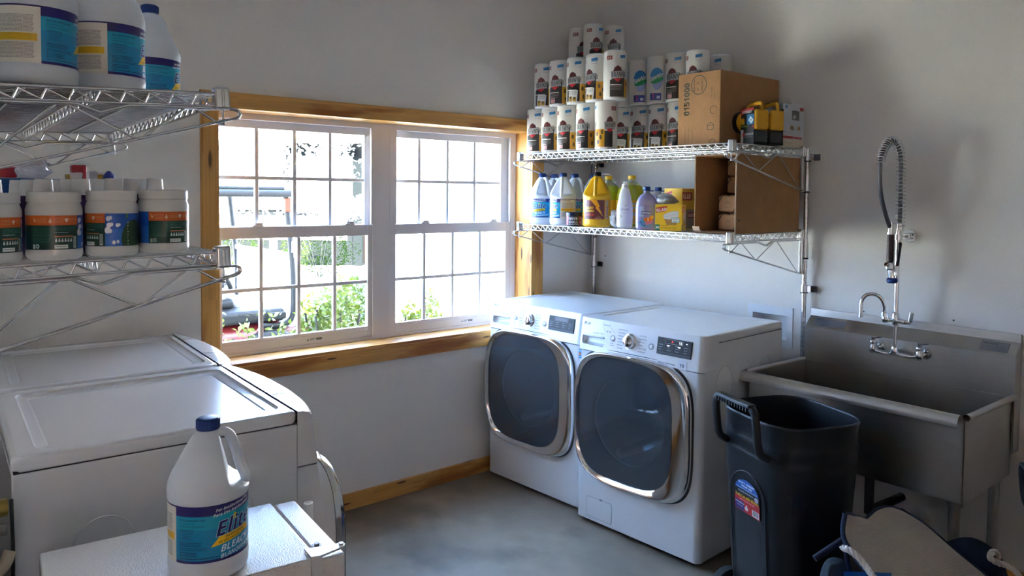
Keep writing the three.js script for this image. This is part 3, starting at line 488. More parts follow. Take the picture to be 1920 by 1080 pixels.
const ring0 = (r, h, y, n = 72) => cyl(r, h, 0, y, 0, n, r, true);
// angle that turns a label's direction u towards the viewer's side with a right-hand offset
const facing = (x, z, u, off) => Math.atan2(-x, -z) + off - u * Math.PI * 2;
const LOGO = 0.67 * Math.PI * 2, HAND = 0.81 * Math.PI * 2;
function bleachJug() {
  const t = thing('bleach_bottle', '', 'bottle');
  part('body', jug(hdpe, jugProf, HAND, 0.276, 0.168, 0.018, 0.0765), hdpe, t);
  part('cap', capGeo, blueCap, t, 'blue screw cap'); part('wrap_label', ring0(0.0759, 0.111, 0.0965), bleachM, t, 'blue printed wrap label');
  return t;
}
const bj = bleachJug();
bj.position.set(0.498, 0.9005, -1.547); bj.rotation.y = facing(0.498, -1.547, 0.42, -0.88); bj.userData.label = 'white bleach bottle with blue cap standing on the freezer top in the foreground';
const BL = 'bleach bottles with blue caps';
bj.userData.group = BL;
dup(bj, [0.245, 1.862, -1.80], facing(0.245, -1.80, 0.42, 0.14), 'first of the three bleach bottles on the upper left shelf, cut by the picture edge');
dup(bj, [0.398, 1.869, -1.90], facing(0.398, -1.90, 0.42, 0), 'middle of the three bleach bottles on the upper left shelf');
dup(bj, [0.582, 1.866, -2.27], facing(0.582, -2.27, 0.42, -0.16), 'bleach bottle nearest the window on the upper left shelf, its cap in view');
const SH = 1.4865, TH = 1.9095;
dup(bj, [3.075, SH, -3.41], facing(3.075, -3.41, 0.67, -0.25), 'leftmost bleach bottle on the lower right shelf, logo facing out');
dup(bj, [3.08, SH, -3.235], facing(3.08, -3.235, 0.81, -0.12), 'bleach bottle with its handle facing out, behind the small navy tin');
dup(bj, [3.24, SH, -3.484], facing(3.24, -3.484, 0.81, 0.7), 'bleach bottle at the back, seen between the two front bleach bottles');
dup(bj, [3.25, SH, -3.31], facing(3.25, -3.31, 0.81, 0.9), 'bleach bottle at the back, seen left of the yellow jug');
dup(bj, [3.43, SH, -3.33], facing(3.43, -3.33, 0.67, 0), 'rearmost bleach bottle, only its blue cap showing behind the yellow jug cap');
for (const o of scene.children) if (/^bleach_bottle/.test(o.name) && !/foreground/.test(o.userData.label)) o.userData.group = BL;

// yellow jug with a lightning bolt
{ const t = thing('cleaner_jug', 'yellow jug with black cap and a lightning bolt on a maroon label', 'jug', [3.085, SH, -2.965], facing(3.085, -2.965, 0.75, 0));
  const yel = phys([0.80, 0.45, 0.004], 0.36), hz = 0.75 * Math.PI * 2;
  part('body', jug(yel, jugProf.map(([r, y]) => [r * (r > 0.03 ? 1.02 : 1), y]), hz - 0.15, 0.276, 0.172, 0.018, 0.0765), yel, t);
  part('cap', capGeo, blackPl, t);
  part('wrap_label', ring0(0.0776, 0.111, 0.0965), phys([1, 1, 1], 0.35, { map: tex(canvas(1024, 256, (g) => {
    g.fillStyle = '#d99a0a'; g.fillRect(0, 0, 1024, 256); g.fillStyle = '#641d22'; g.fillRect(600, 6, 262, 244); g.fillStyle = '#8a2f2a'; for (const x of [622, 668, 848]) g.fillRect(x, 6, 6, 244);
    g.fillStyle = '#f3a512'; g.beginPath(); g.moveTo(690, 6); g.lineTo(766, 6); g.lineTo(806, 92); g.lineTo(790, 96); g.lineTo(846, 220); g.lineTo(748, 104); g.lineTo(764, 94); g.fill();
    g.fillStyle = '#f2cf1e'; g.font = 'italic bold 42px sans-serif'; g.fillText('LIGHT', 606, 122); g.fillText('NING', 622, 160); g.fillStyle = '#c33a30'; for (const x of [640, 680, 722]) { g.beginPath(); g.arc(x, 196, 15, 0, 7); g.fill(); }
    g.fillStyle = '#e9cfa8'; g.font = 'bold 15px sans-serif'; g.fillText('4 x 1', 770, 226); g.fillText('1 GAL 3.78 L', 740, 244);
    g.fillStyle = '#c9b49a'; g.fillRect(878, 14, 46, 230); small(g, 882, 22, 38, 20, 11, '#6d5a4a', 4); g.fillStyle = '#9c3328'; for (let i = 0; i < 5; i++) g.fillRect(886, 96 + i * 28, 28, 10);
  })) }), t); }
// two round bottles of yellow-green cleaner
const greenLiq = phys([0.42, 0.44, 0.008], 0.12, { clearcoat: 0.6, clearcoatRoughness: 0.06 }), clearPl = phys([0.86, 0.88, 0.6], 0.15, { transmission: 0.6, thickness: 0 });
{ const t = thing('cleaner_bottle', 'lime yellow bottle with white loop handle behind the yellow jug', 'bottle', [3.33, SH, -3.107], facing(3.33, -3.107, 0.25, 0), 'lime yellow cleaner bottles');
  part('body', lathe([[0, 0], [0.078, 0.002], [0.086, 0.012], [0.087, 0.15], [0.086, 0.175], [0.078, 0.205], [0.062, 0.226], [0.05, 0.236]], 48), greenLiq, t);
  part('shoulder', lathe([[0.05, 0.236], [0.034, 0.248], [0.022, 0.255], [0.019, 0.262], [0.0185, 0.275]], 40), clearPl, t);
  part('cap', [lathe([[0, 0.292], [0.021, 0.291], [0.0225, 0.287], [0.0225, 0.27], [0.018, 0.269]], 36)], phys([0.85, 0.5, 0.01], 0.4), t, 'yellow cap');
  part('wrap_label', ring0(0.0876, 0.135, 0.082), phys([1, 1, 1], 0.35, { map: tex(canvas(512, 128, (g) => { g.fillStyle = '#e0ac14'; g.fillRect(0, 0, 512, 128); g.fillStyle = '#b9c3b2'; g.fillRect(96, 14, 40, 12); g.fillRect(102, 34, 24, 14); g.beginPath(); g.ellipse(114, 76, 24, 10, -0.2, 0, 7); g.fill(); g.strokeStyle = '#7a5a18'; g.lineWidth = 3; g.strokeRect(60, 10, 16, 28); small(g, 60, 100, 90, 3, 8, '#9a7a1a', 3); g.fillStyle = '#3b4ea0'; g.fillRect(180, 10, 16, 60); })) }), t);
  const t2 = dup(t, [3.33, SH, -2.925], facing(3.33, -2.925, 0.25, 0.3), 'lime yellow bottle without handle behind the white dish soap');
  part('loop_handle', poly([[-0.035, 0.262, 0.02], [-0.035, 0.262, -0.02], [-0.075, 0.305, -0.02], [-0.01, 0.302, -0.03], [0.04, 0.258, -0.02], [0.035, 0.258, 0.02]], 0.0032, 6).rotateY(1.2), white, t, 'white loop handle'); }
// small navy metal-polish tin
{ const t = thing('polish_tin', 'small navy round tin with white lettering in front of the bleach', 'tin', [3.03, SH, -3.09], facing(3.03, -3.09, 0.5, 0));
  part('can', lathe([[0, 0], [0.042, 0], [0.044, 0.002], [0.044, 0.004], [0.043, 0.006], [0.043, 0.066], [0, 0.066]], 40), darkGrey, t);
  part('lid', lathe([[0.0445, 0.058], [0.0452, 0.06], [0.0452, 0.075], [0.043, 0.078], [0, 0.0775]], 40), phys([0.012, 0.02, 0.05], 0.25), t);
  part('wrap_label', ring0(0.0436, 0.053, 0.0315, 48), std([1, 1, 1], 0.4, 0, { map: tex(canvas(512, 100, (g) => { g.fillStyle = '#1c2340'; g.fillRect(0, 0, 512, 100); g.fillStyle = '#e6e8ee'; g.font = 'bold 40px sans-serif'; g.textAlign = 'center'; g.fillText('NEVR-', 252, 42); g.fillText('DULL', 252, 80); g.fillStyle = '#b6304a'; g.fillRect(318, 4, 44, 92); g.fillRect(146, 4, 44, 92); g.fillStyle = '#e8c8d0'; g.fillRect(328, 20, 22, 14); g.fillRect(328, 60, 22, 14); small(g, 200, 88, 110, 1, 6, '#cfd4e4', 5); })) }), t); }
// crumpled clear bag
function crumple(rx, ry, rz, sd, n = 20) { let s = sd; const R = () => { s = (s * 1664525 + 1013904223) % 4294967296; return s / 4294967296; }; const bumps = Array.from({ length: 44 }, () => [R() * 6.28, R() * 3.14, R() * 0.8 - 0.35]);
  const gg = grid(n * 2, n, (u, v) => { const a = u * Math.PI * 2, b = v * Math.PI; let k = 1; for (const [p, q, h] of bumps) { const d = Math.acos(Math.max(-1, Math.min(1, Math.sin(b) * Math.sin(q) * Math.cos(a - p) + Math.cos(b) * Math.cos(q)))); k += h * Math.max(0, 1 - d / 0.5); } return [rx * k * Math.sin(b) * Math.sin(a), Math.max(0.001 - ry, ry * k * Math.cos(b)), rz * k * Math.sin(b) * Math.cos(a)]; }, true); gg.computeVertexNormals(); return gg; }
const film = phys([0.85, 0.87, 0.92], 0.12, { transmission: 0.55, thickness: 0 });
{ const o = solo('plastic_bag', crumple(0.05, 0.04, 0.042, 31), film, 'crumpled clear plastic bag beside the white dish soap', 'bag'); o.position.set(3.11, SH + 0.036, -2.83); }
// white dish soap bottle
{ const t = thing('dish_soap_bottle', 'white dish soap bottle with a flip-top cap', 'bottle', [3.05, SH, -2.725], facing(3.05, -2.725, 0, 0));
  const prof = [[0, 0], [0.036, 0.002], [0.041, 0.012], [0.043, 0.05], [0.0425, 0.10], [0.039, 0.13], [0.034, 0.155], [0.032, 0.17], [0.029, 0.185], [0.024, 0.203], [0.019, 0.213], [0.016, 0.217]];
  const g = lathe(prof, 40); g.scale(1, 1, 0.62); part('body', g, phys([0.82, 0.83, 0.86], 0.25, { clearcoat: 0.5 }), t);
  part('cap', [lathe([[0, 0.235], [0.013, 0.235], [0.017, 0.232], [0.017, 0.214], [0.012, 0.213]], 32), rbox(0.018, 0.014, 0.018, 0.004, 0, 0.243, -0.002)], white, t);
  const lab = grid(20, 20, (u, v) => { const a = v * Math.PI * 2, k = u, x = 0.031 * k * Math.cos(a), y = 0.092 + 0.066 * k * Math.sin(a), r = 0.043 - Math.max(0, y - 0.1) * 0.22; return [x, y, 0.62 * Math.sqrt(Math.max(0, r * r - x * x)) + 0.0012]; });
  const P = lab.attributes.position, U = lab.attributes.uv; for (let i = 0; i < P.count; i++) U.setXY(i, P.getX(i) / 0.07 + 0.5, (P.getY(i) - 0.02) / 0.14);
  part('oval_label', lab, std([1, 1, 1], 0.3, 0, { map: tex(canvas(256, 512, (g) => { g.fillStyle = '#e6eaf2'; g.fillRect(0, 0, 256, 512); g.fillStyle = '#59616e'; g.font = '52px serif'; g.textAlign = 'center'; g.fillText('IVORY', 128, 236); g.fillStyle = '#79a03a'; for (const [x, y, a] of [[136, 120, 0.4], [154, 140, -0.6], [128, 150, 1.2], [44, 330, 0.4], [58, 352, -0.6], [40, 372, 0.8]]) { g.beginPath(); g.ellipse(x, y, 6, 17, a, 0, 7); g.fill(); } small(g, 84, 270, 90, 2, 14, '#a5adba', 4); })) }), t); }
// purple hand-soap refill bottles
const purpleC = canvas(256, 384, (g) => { g.fillStyle = '#8d8cc4'; g.fillRect(0, 0, 256, 384); g.fillStyle = '#a9b7e2'; g.fillRect(20, 20, 60, 180); g.fillStyle = '#2f4fa8'; g.fillRect(40, 110, 150, 52); g.fillStyle = '#fff'; g.font = 'bold 34px sans-serif'; g.fillText('softsoap', 44, 148); g.fillStyle = '#5c9bd0'; g.beginPath(); g.ellipse(110, 310, 100, 70, 0, 0, 7); g.fill();
  g.fillStyle = '#d67bb0'; g.beginPath(); g.ellipse(160, 300, 66, 34, -0.4, 0, 7); g.fill(); g.fillStyle = '#e87a2c'; g.beginPath(); g.ellipse(150, 246, 70, 34, -0.25, 0, 7); g.fill(); g.fillStyle = '#f4e3c8'; g.fillRect(140, 214, 14, 64); g.fillStyle = '#e8a648'; g.beginPath(); g.ellipse(206, 206, 24, 30, 0.3, 0, 7); g.fill(); g.fillStyle = '#4456a6'; for (const [x, y] of [[60, 330], [96, 352], [40, 296]]) { g.beginPath(); g.arc(x, y, 16, 0, 7); g.fill(); } });
{ const t = thing('hand_soap_refill', 'purple hand soap refill bottle with a fish picture, the front one of two', 'bottle', [3.06, SH, -2.585], facing(3.06, -2.585, 0, 0.05), 'purple hand soap refills');
  const liq = phys([0.33, 0.31, 0.60], 0.12, { clearcoat: 0.8, clearcoatRoughness: 0.05 });
  const b = grid(64, 40, (u, v) => { const a = u * Math.PI * 2, y = v * 0.185, k = y < 0.01 ? 0.9 + y * 10 : y < 0.11 ? 1 : Math.sqrt(Math.max(0.06, 1 - ((y - 0.11) / 0.082) ** 2)), c = Math.cos(a), s = Math.sin(a); return [0.056 * k * Math.sign(s) * Math.abs(s) ** 0.75, y, 0.040 * Math.min(1, k * 1.15) * Math.sign(c) * Math.abs(c) ** 0.75]; }, true);
  part('body', b, liq, t); part('neck', lathe([[0.03, 0.178], [0.02, 0.186], [0.016, 0.19], [0.016, 0.2]], 28), phys([0.6, 0.6, 0.7], 0.15, { transmission: 0.5, thickness: 0 }), t);
  part('cap', [lathe([[0, 0.222], [0.017, 0.222], [0.019, 0.219], [0.019, 0.2], [0, 0.2]], 32), rbox(0.03, 0.006, 0.02, 0.002, 0.022, 0.2, 0)], blueCap, t, 'blue cap');
  const lab = grid(16, 2, (u, v) => { const x = (u - 0.5) * 0.088; return [x, 0.012 + 0.115 * v, 0.0405 * (1 - (Math.abs(x) / 0.058) ** 2.6) ** 0.375 + 0.0012]; }); part('front_label', lab, phys([1, 1, 1], 0.2, { map: tex(purpleC) }), t);
  dup(t, [3.25, SH, -2.665], facing(3.25, -2.665, 0, 0.05), 'purple hand soap refill bottle standing behind the front one'); 
  dup(t, [3.40, SH, -2.46], facing(3.40, -2.46, 0, 0.05), 'purple refill bottle of which only the blue cap shows beside the open carton'); }
// trash-bag cartons
const gladC = (big) => canvas(256, 256, (g) => { g.fillStyle = '#f2c21c'; g.fillRect(0, 0, 256, 256); g.fillStyle = '#c9432e'; g.beginPath(); g.moveTo(6, 30); g.lineTo(112, 14); g.lineTo(108, 66); g.lineTo(4, 84); g.fill(); g.save(); g.translate(10, 74); g.rotate(-0.14); g.fillStyle = '#fff'; g.font = 'bold 40px sans-serif'; g.fillText('GLAD', 0, 0); g.restore();
  if (big) { g.fillStyle = '#ddd6cc'; g.fillRect(20, 150, 200, 90); return; } g.fillStyle = '#b3834a'; g.beginPath(); g.moveTo(86, 140); g.lineTo(222, 118); g.lineTo(204, 200); g.lineTo(112, 204); g.fill(); g.fillStyle = '#eeeae4'; g.beginPath(); g.moveTo(74, 110); g.quadraticCurveTo(150, 60, 224, 66); g.lineTo(224, 122); g.quadraticCurveTo(150, 160, 88, 140); g.fill(); g.strokeStyle = '#c8c2ba'; g.lineWidth = 3; g.beginPath(); g.ellipse(150, 90, 72, 18, -0.28, 0, 7); g.stroke(); g.fillStyle = '#f4f4ee'; g.fillRect(158, 132, 76, 46); g.strokeStyle = '#2c7a5a'; g.strokeRect(158, 132, 76, 46); g.fillStyle = '#2c7a5a'; g.font = 'bold 15px sans-serif'; g.fillText('BAGS', 176, 170); small(g, 166, 140, 60, 1, 6, '#5a8a74', 5);
  g.fillStyle = '#0e7a6a'; g.fillRect(0, 198, 44, 58); g.fillStyle = '#fff'; g.font = 'bold 32px sans-serif'; g.fillText('30', 4, 238); small(g, 56, 206, 70, 1, 6, '#7a5c10', 4); small(g, 56, 226, 150, 2, 10, '#b08a18', 4); });
function carton(name, label, w, h, d, p, turn, map, sideMap) {
  const t = thing(name, label, 'box', p, turn); const m = std([1, 1, 1], 0.45, 0, { map: tex(map) }), s = std([1, 1, 1], 0.45, 0, { map: tex(sideMap || map) });
  part('carton_body', span(-w / 2, w / 2, 0, h, -d, -0.0012, 0.002), std([0.82, 0.50, 0.02], 0.5), t);
  part('front_print', metresTo(span(-w / 2 + 0.001, w / 2 - 0.001, 0.001, h - 0.001, -0.0012, 0)), m, t);
  const g = span(w / 2, w / 2 + 0.0008, 0.002, h - 0.002, -d + 0.002, -0.002); { g.computeBoundingBox(); const P = g.attributes.position, U = g.attributes.uv; for (let i = 0; i < P.count; i++) U.setXY(i, (-P.getZ(i)) / d, P.getY(i) / h); } part('side_print', g, s, t);
  return t; }
const gl = gladC(false), gl2 = gladC(true);
carton('bag_carton', 'small yellow trash bag box with a 30 on its corner, in front', 0.135, 0.132, 0.10, [3.04, SH, -2.425], -1.10, gl, gl);
carton('bag_carton', 'taller yellow trash bag box standing behind the small one', 0.11, 0.215, 0.16, [3.20, SH, -2.525], -1.49, gl2, canvas(256, 256, (g) => { g.fillStyle = '#c99a18'; g.fillRect(0, 0, 256, 256); g.fillStyle = '#8e2f22'; g.fillRect(6, 24, 150, 52); g.fillStyle = '#f0d8a8'; g.font = 'bold 44px sans-serif'; g.fillText('GLAD', 14, 66); g.fillStyle = '#8c7a68'; g.fillRect(30, 130, 226, 126); g.fillStyle = '#7a2a26'; g.fillRect(90, 150, 150, 36); g.fillStyle = '#e8dcc8'; g.font = 'bold 30px sans-serif'; g.fillText('BLACK', 100, 178); }));
{ const o = solo('crumpled_film', crumple(0.052, 0.022, 0.05, 77, 16), phys([0.42, 0.42, 0.43], 0.2, { transmission: 0.3, thickness: 0 }), 'crumpled grey film lying on the small yellow bag box', 'plastic film'); o.position.set(3.08, SH + 0.155, -2.47); }
// ---------------------------------------------------------------- paper towels on the top shelf
const towel = (kind) => canvas(512, 256, (g, W, H) => {
  g.fillStyle = '#ded9d2'; g.fillRect(0, 0, W, H);
  const plate = (x, s = 1) => {   // plain plaid patch, silver name plate, red chevron
    g.fillStyle = '#5d1a1c'; g.beginPath(); g.moveTo(x - 34 * s, 112); g.quadraticCurveTo(x - 26 * s, 84, x, 78); g.quadraticCurveTo(x + 26 * s, 84, x + 34 * s, 112); g.fill(); g.strokeStyle = '#2d0f12'; g.lineWidth = 2; for (let i = -2; i < 3; i++) { g.beginPath(); g.moveTo(x + i * 12 * s, 86); g.lineTo(x + i * 12 * s, 112); g.stroke(); }
    g.fillStyle = '#c8202f'; g.beginPath(); g.moveTo(x - 40 * s, 146); g.lineTo(x + 40 * s, 142); g.lineTo(x, 170); g.fill();
    g.fillStyle = '#a9a9aa'; g.beginPath(); g.moveTo(x - 52 * s, 112); g.lineTo(x + 54 * s, 104); g.lineTo(x + 48 * s, 146); g.lineTo(x - 48 * s, 150); g.fill(); g.strokeStyle = '#4a4a4c'; g.stroke();
    g.save(); g.translate(x - 46 * s, 142); g.rotate(-0.05); g.scale(0.78 * s, 1.15); g.fillStyle = '#1c1a1c'; g.font = 'bold 32px serif'; g.fillText('BRAWNY', 0, 0); g.restore();
  };
  if (kind === 'S') {
    for (const x of [256, 20]) { g.fillStyle = '#2c86c4'; g.beginPath(); g.ellipse(x, 112, 50, 52, 0, 0, 7); g.fill(); g.fillStyle = '#9fb4da'; g.beginPath(); g.ellipse(x + 6, 146, 34, 44, 0.3, 0, 7); g.fill(); g.fillStyle = '#1f9a54'; g.beginPath(); g.ellipse(x + 2, 126, 48, 22, -0.3, 0, 7); g.fill(); g.save(); g.translate(x - 46, 136); g.rotate(-0.28); g.fillStyle = '#fff'; g.font = 'bold 34px sans-serif'; g.scale(0.82, 1); g.fillText('Sparkle', 0, 0); g.restore();
      g.fillStyle = '#2b49a0'; g.fillRect(x - 50, 206, 84, 40); g.fillStyle = '#e0559a'; g.font = 'bold 40px sans-serif'; g.fillText('3', x - 36, 238); g.fillStyle = '#cfd6ee'; g.fillRect(x + 2, 222, 24, 16); }
    return;
  }
  const tag = (x) => { g.fillStyle = '#7c2a28'; g.fillRect(x, 22, 44, 22); g.fillStyle = '#e8d8c8'; g.font = 'bold 17px sans-serif'; g.fillText('2=3', x + 6, 39); }, blue = (x) => { g.fillStyle = '#2f79b4'; g.beginPath(); g.moveTo(x, 20); g.lineTo(x + 48, 14); g.lineTo(x + 48, 32); g.lineTo(x, 36); g.fill(); g.strokeStyle = '#9aa4b0'; g.lineWidth = 2; g.strokeRect(x + 4, 38, 38, 12); };
  tag(168); blue(270); tag(440); blue(20);
  g.fillStyle = '#211d1e'; g.fillRect(196, 156, 112, 94); g.beginPath(); g.moveTo(196, 158); g.lineTo(308, 120); g.lineTo(308, 170); g.lineTo(196, 170); g.fill();
  g.fillStyle = '#cf9312'; g.fillRect(308, 150, 84, 100); g.fillStyle = '#5c430f'; for (const [x, y] of [[330, 176], [362, 196], [340, 222], [374, 166]]) { g.beginPath(); g.ellipse(x, y, 10, 13, 0, 0, 7); g.fill(); }
  g.fillStyle = '#211d1e'; g.fillRect(392, 160, 60, 90);
  plate(252); g.fillStyle = '#e2dcd4'; g.fillRect(200, 182, 84, 5); small(g, 204, 194, 84, 3, 8, '#8a8380', 3);
  if (kind === 'A') { g.fillStyle = '#d9a8a6'; g.fillRect(214, 216, 38, 30); g.fillStyle = '#b23a3c'; g.font = 'bold 15px sans-serif'; g.fillText('USA', 217, 242); g.fillStyle = '#5b4a4c'; g.fillRect(216, 219, 34, 7); }
  if (kind === 'B') { g.fillStyle = '#d9d6d2'; g.beginPath(); g.moveTo(226, 180); g.lineTo(296, 186); g.lineTo(288, 250); g.lineTo(216, 250); g.fill(); small(g, 234, 192, 50, 3, 7, '#9c9996', 3); g.fillStyle = '#b58a1c'; g.fillRect(224, 222, 26, 28); g.fillRect(256, 226, 26, 24); g.fillStyle = '#3c2e10'; g.beginPath(); g.arc(238, 228, 7, 0, 7); g.arc(268, 232, 7, 0, 7); g.fill(); }
  plate(430, 0.8);
});
const towelM = {}; for (const k of ['A', 'B', 'S', 'C']) towelM[k] = phys([1, 1, 1], 0.32, { map: tex(towel(k)), clearcoat: 0.25, clearcoatRoughness: 0.25 });
const rollM = std([0.80, 0.79, 0.77], 0.7), TG = 'paper towel rolls stacked on the upper right shelf';
const tproto = {};
for (const k of ['A', 'B', 'S', 'C']) {
  const t = thing('paper_towel_roll', '', 'paper towels'); t.userData.group = TG; tproto[k] = t; t.userData.fresh = true;
  part('roll', lathe([[0, 0.19], [0.02, 0.19], [0.0205, 0.258], [0.024, 0.262], [0.052, 0.263], [0.058, 0.26], [0.0608, 0.25], [0.0608, 0.01], [0.058, 0.002], [0.05, 0], [0, 0]], 36), rollM, t);
  part('printed_wrapper', grid(48, 6, (u, v) => { const a = u * Math.PI * 2, e = v === 0 || v === 1 ? 0.0002 : 0.0009 + 0.0005 * Math.sin(a * 7 + v * 9); return [Math.sin(a) * (0.0612 + e), 0.008 + 0.244 * v, Math.cos(a) * (0.0612 + e)]; }, true), towelM[k], t);
}
function roll(k, x, y, z, off, label, u = 0.49) {
  const src = tproto[k], turn = facing(x, z, u, off);
  if (src.userData.fresh) { delete src.userData.fresh; src.position.set(x, y, z); src.rotation.y = turn; src.userData.label = label; return src; }
  return dup(src, [x, y, z], turn, label);
}
const LV1 = TH, LV2 = TH + 0.264, LV3 = TH + 0.528, ord = ['first', 'second', 'third', 'fourth', 'fifth', 'sixth', 'seventh', 'eighth', 'ninth'];
[['A', 3.055, -3.440, -0.5], ['A', 3.055, -3.31, -0.5], ['A', 3.055, -3.175, -0.5], ['A', 3.055, -3.02, -0.6], ['C', 3.055, -2.875, 0.1, 0.80], ['B', 3.36, -3.03, -0.2], ['B', 3.37, -2.90, -0.35], ['B', 3.37, -2.762, -0.45], ['A', 3.37, -2.63, -0.6]].forEach(([k, x, z, o, u], i) => roll(k, x, LV1, z, o, `${ord[i]} paper towel roll from the left in the bottom layer, ${k === 'B' ? 'white card print' : k === 'C' ? 'large name plate' : 'black lower half'}`, u));
[['B', 3.055, -3.375, -0.4], ['A', 3.055, -3.245, -0.5], ['B', 3.055, -3.10, -0.5], ['B', 3.06, -2.955, -0.75], ['C', 3.06, -2.82, 0.25]].forEach(([k, x, z, o, u], i) => roll(k, x, LV2, z, o, `${ord[i]} paper towel roll from the left in the middle layer, black and silver print`, u));
[['S', 3.36, -3.035, -0.9, 'sliver of a white paper towel roll with blue print left of the two blue-oval rolls'], ['S', 3.36, -2.90, 0.0, 'left one of the two paper towel rolls with a blue oval'], ['S', 3.36, -2.772, -0.1, 'right one of the two paper towel rolls with a blue oval'], ['A', 3.36, -2.64, -0.45, 'black and silver paper towel roll just left of the big carton, middle layer'], ['A', 3.373, -2.512, -0.45, 'paper towel roll rising behind the big carton, at its left end'], ['A', 3.575, -2.512, -0.75, 'paper towel roll rising behind the big carton, nearest the wall']].forEach(([k, x, z, o, l]) => roll(k, x, LV2, z, o, l, k === 'S' ? 0.5 : 0.49));
[['C', 3.39, -3.435, 0.45, 'left one of the three topmost paper towel rolls'], ['C', 3.37, -3.285, 0.3, 'middle one of the three topmost paper towel rolls'], ['A', 3.50, -3.235, -0.1, 'right one of the three topmost paper towel rolls']].forEach(([k, x, z, o, l]) => roll(k, x, LV3, z, o, l, 0.49));

// big carton on the top shelf
{ const t = thing('shipping_carton', 'closed brown carton printed with numbers on the upper right shelf', 'carton', [3.395, TH, -2.325]), w = 0.52, h = 0.362, d = 0.252;
  part('carton_body', metres(span(-w / 2, w / 2, 0, h, -d / 2, d / 2, 0.002)), card, t);
  for (const s of [-1, 1]) part('flap_seam', span(-w / 2 + 0.002, w / 2 - 0.002, h, h + 0.003, s > 0 ? 0.001 : -d / 2 + 0.002, s > 0 ? d / 2 - 0.002 : -0.001, 0.001), card, t);
  const pr = std([1, 1, 1], 0.85, 0, { map: tex(canvas(512, 768, (g, W, H) => { g.clearRect(0, 0, W, H); g.strokeStyle = g.fillStyle = '#3d4a48'; g.save(); g.translate(140, 440); g.rotate(-Math.PI / 2); g.font = 'bold 92px sans-serif'; g.fillText('0151000', 0, 0); g.restore();
    g.lineWidth = 7; g.beginPath(); g.ellipse(255, 120, 92, 100, 0, 0, 7); g.stroke(); g.save(); g.translate(240, 170); g.rotate(-Math.PI / 2); g.font = 'bold 22px sans-serif'; g.fillText('EDGE CRUSH', -20, -34); g.fillText('GROSS WT LT', -20, 64); g.restore(); g.fillRect(228, 96, 26, 7); g.fillRect(240, 160, 12, 16);
    g.save(); g.rotate(-Math.PI / 2); g.font = '17px sans-serif'; g.fillText('CASE DIMENSIONS 18 X 10', -760, 100); g.fillText('DO NOT STORE IN SUN', -760, 140); g.fillText('KEEP DRY USE BY LOT', -760, 190); g.fillText('PULL TO OPEN', -270, 420); g.fillText('RECYCLE', -280, 452); g.restore();
    g.lineWidth = 5; g.beginPath(); g.arc(440, 400, 40, 1.6, 6.0); g.stroke(); g.strokeRect(370, 560, 70, 46); g.beginPath(); g.moveTo(360, 560); g.lineTo(405, 530); g.lineTo(450, 560); g.stroke(); g.beginPath(); g.arc(430, 740, 34, 0, 7); g.stroke(); })), transparent: true });
  const g = flat(new THREE.PlaneGeometry(d - 0.004, h - 0.006)).rotateY(-Math.PI / 2).translate(-w / 2 - 0.0008, h / 2, 0); part('printed_marks', g, pr, t); }
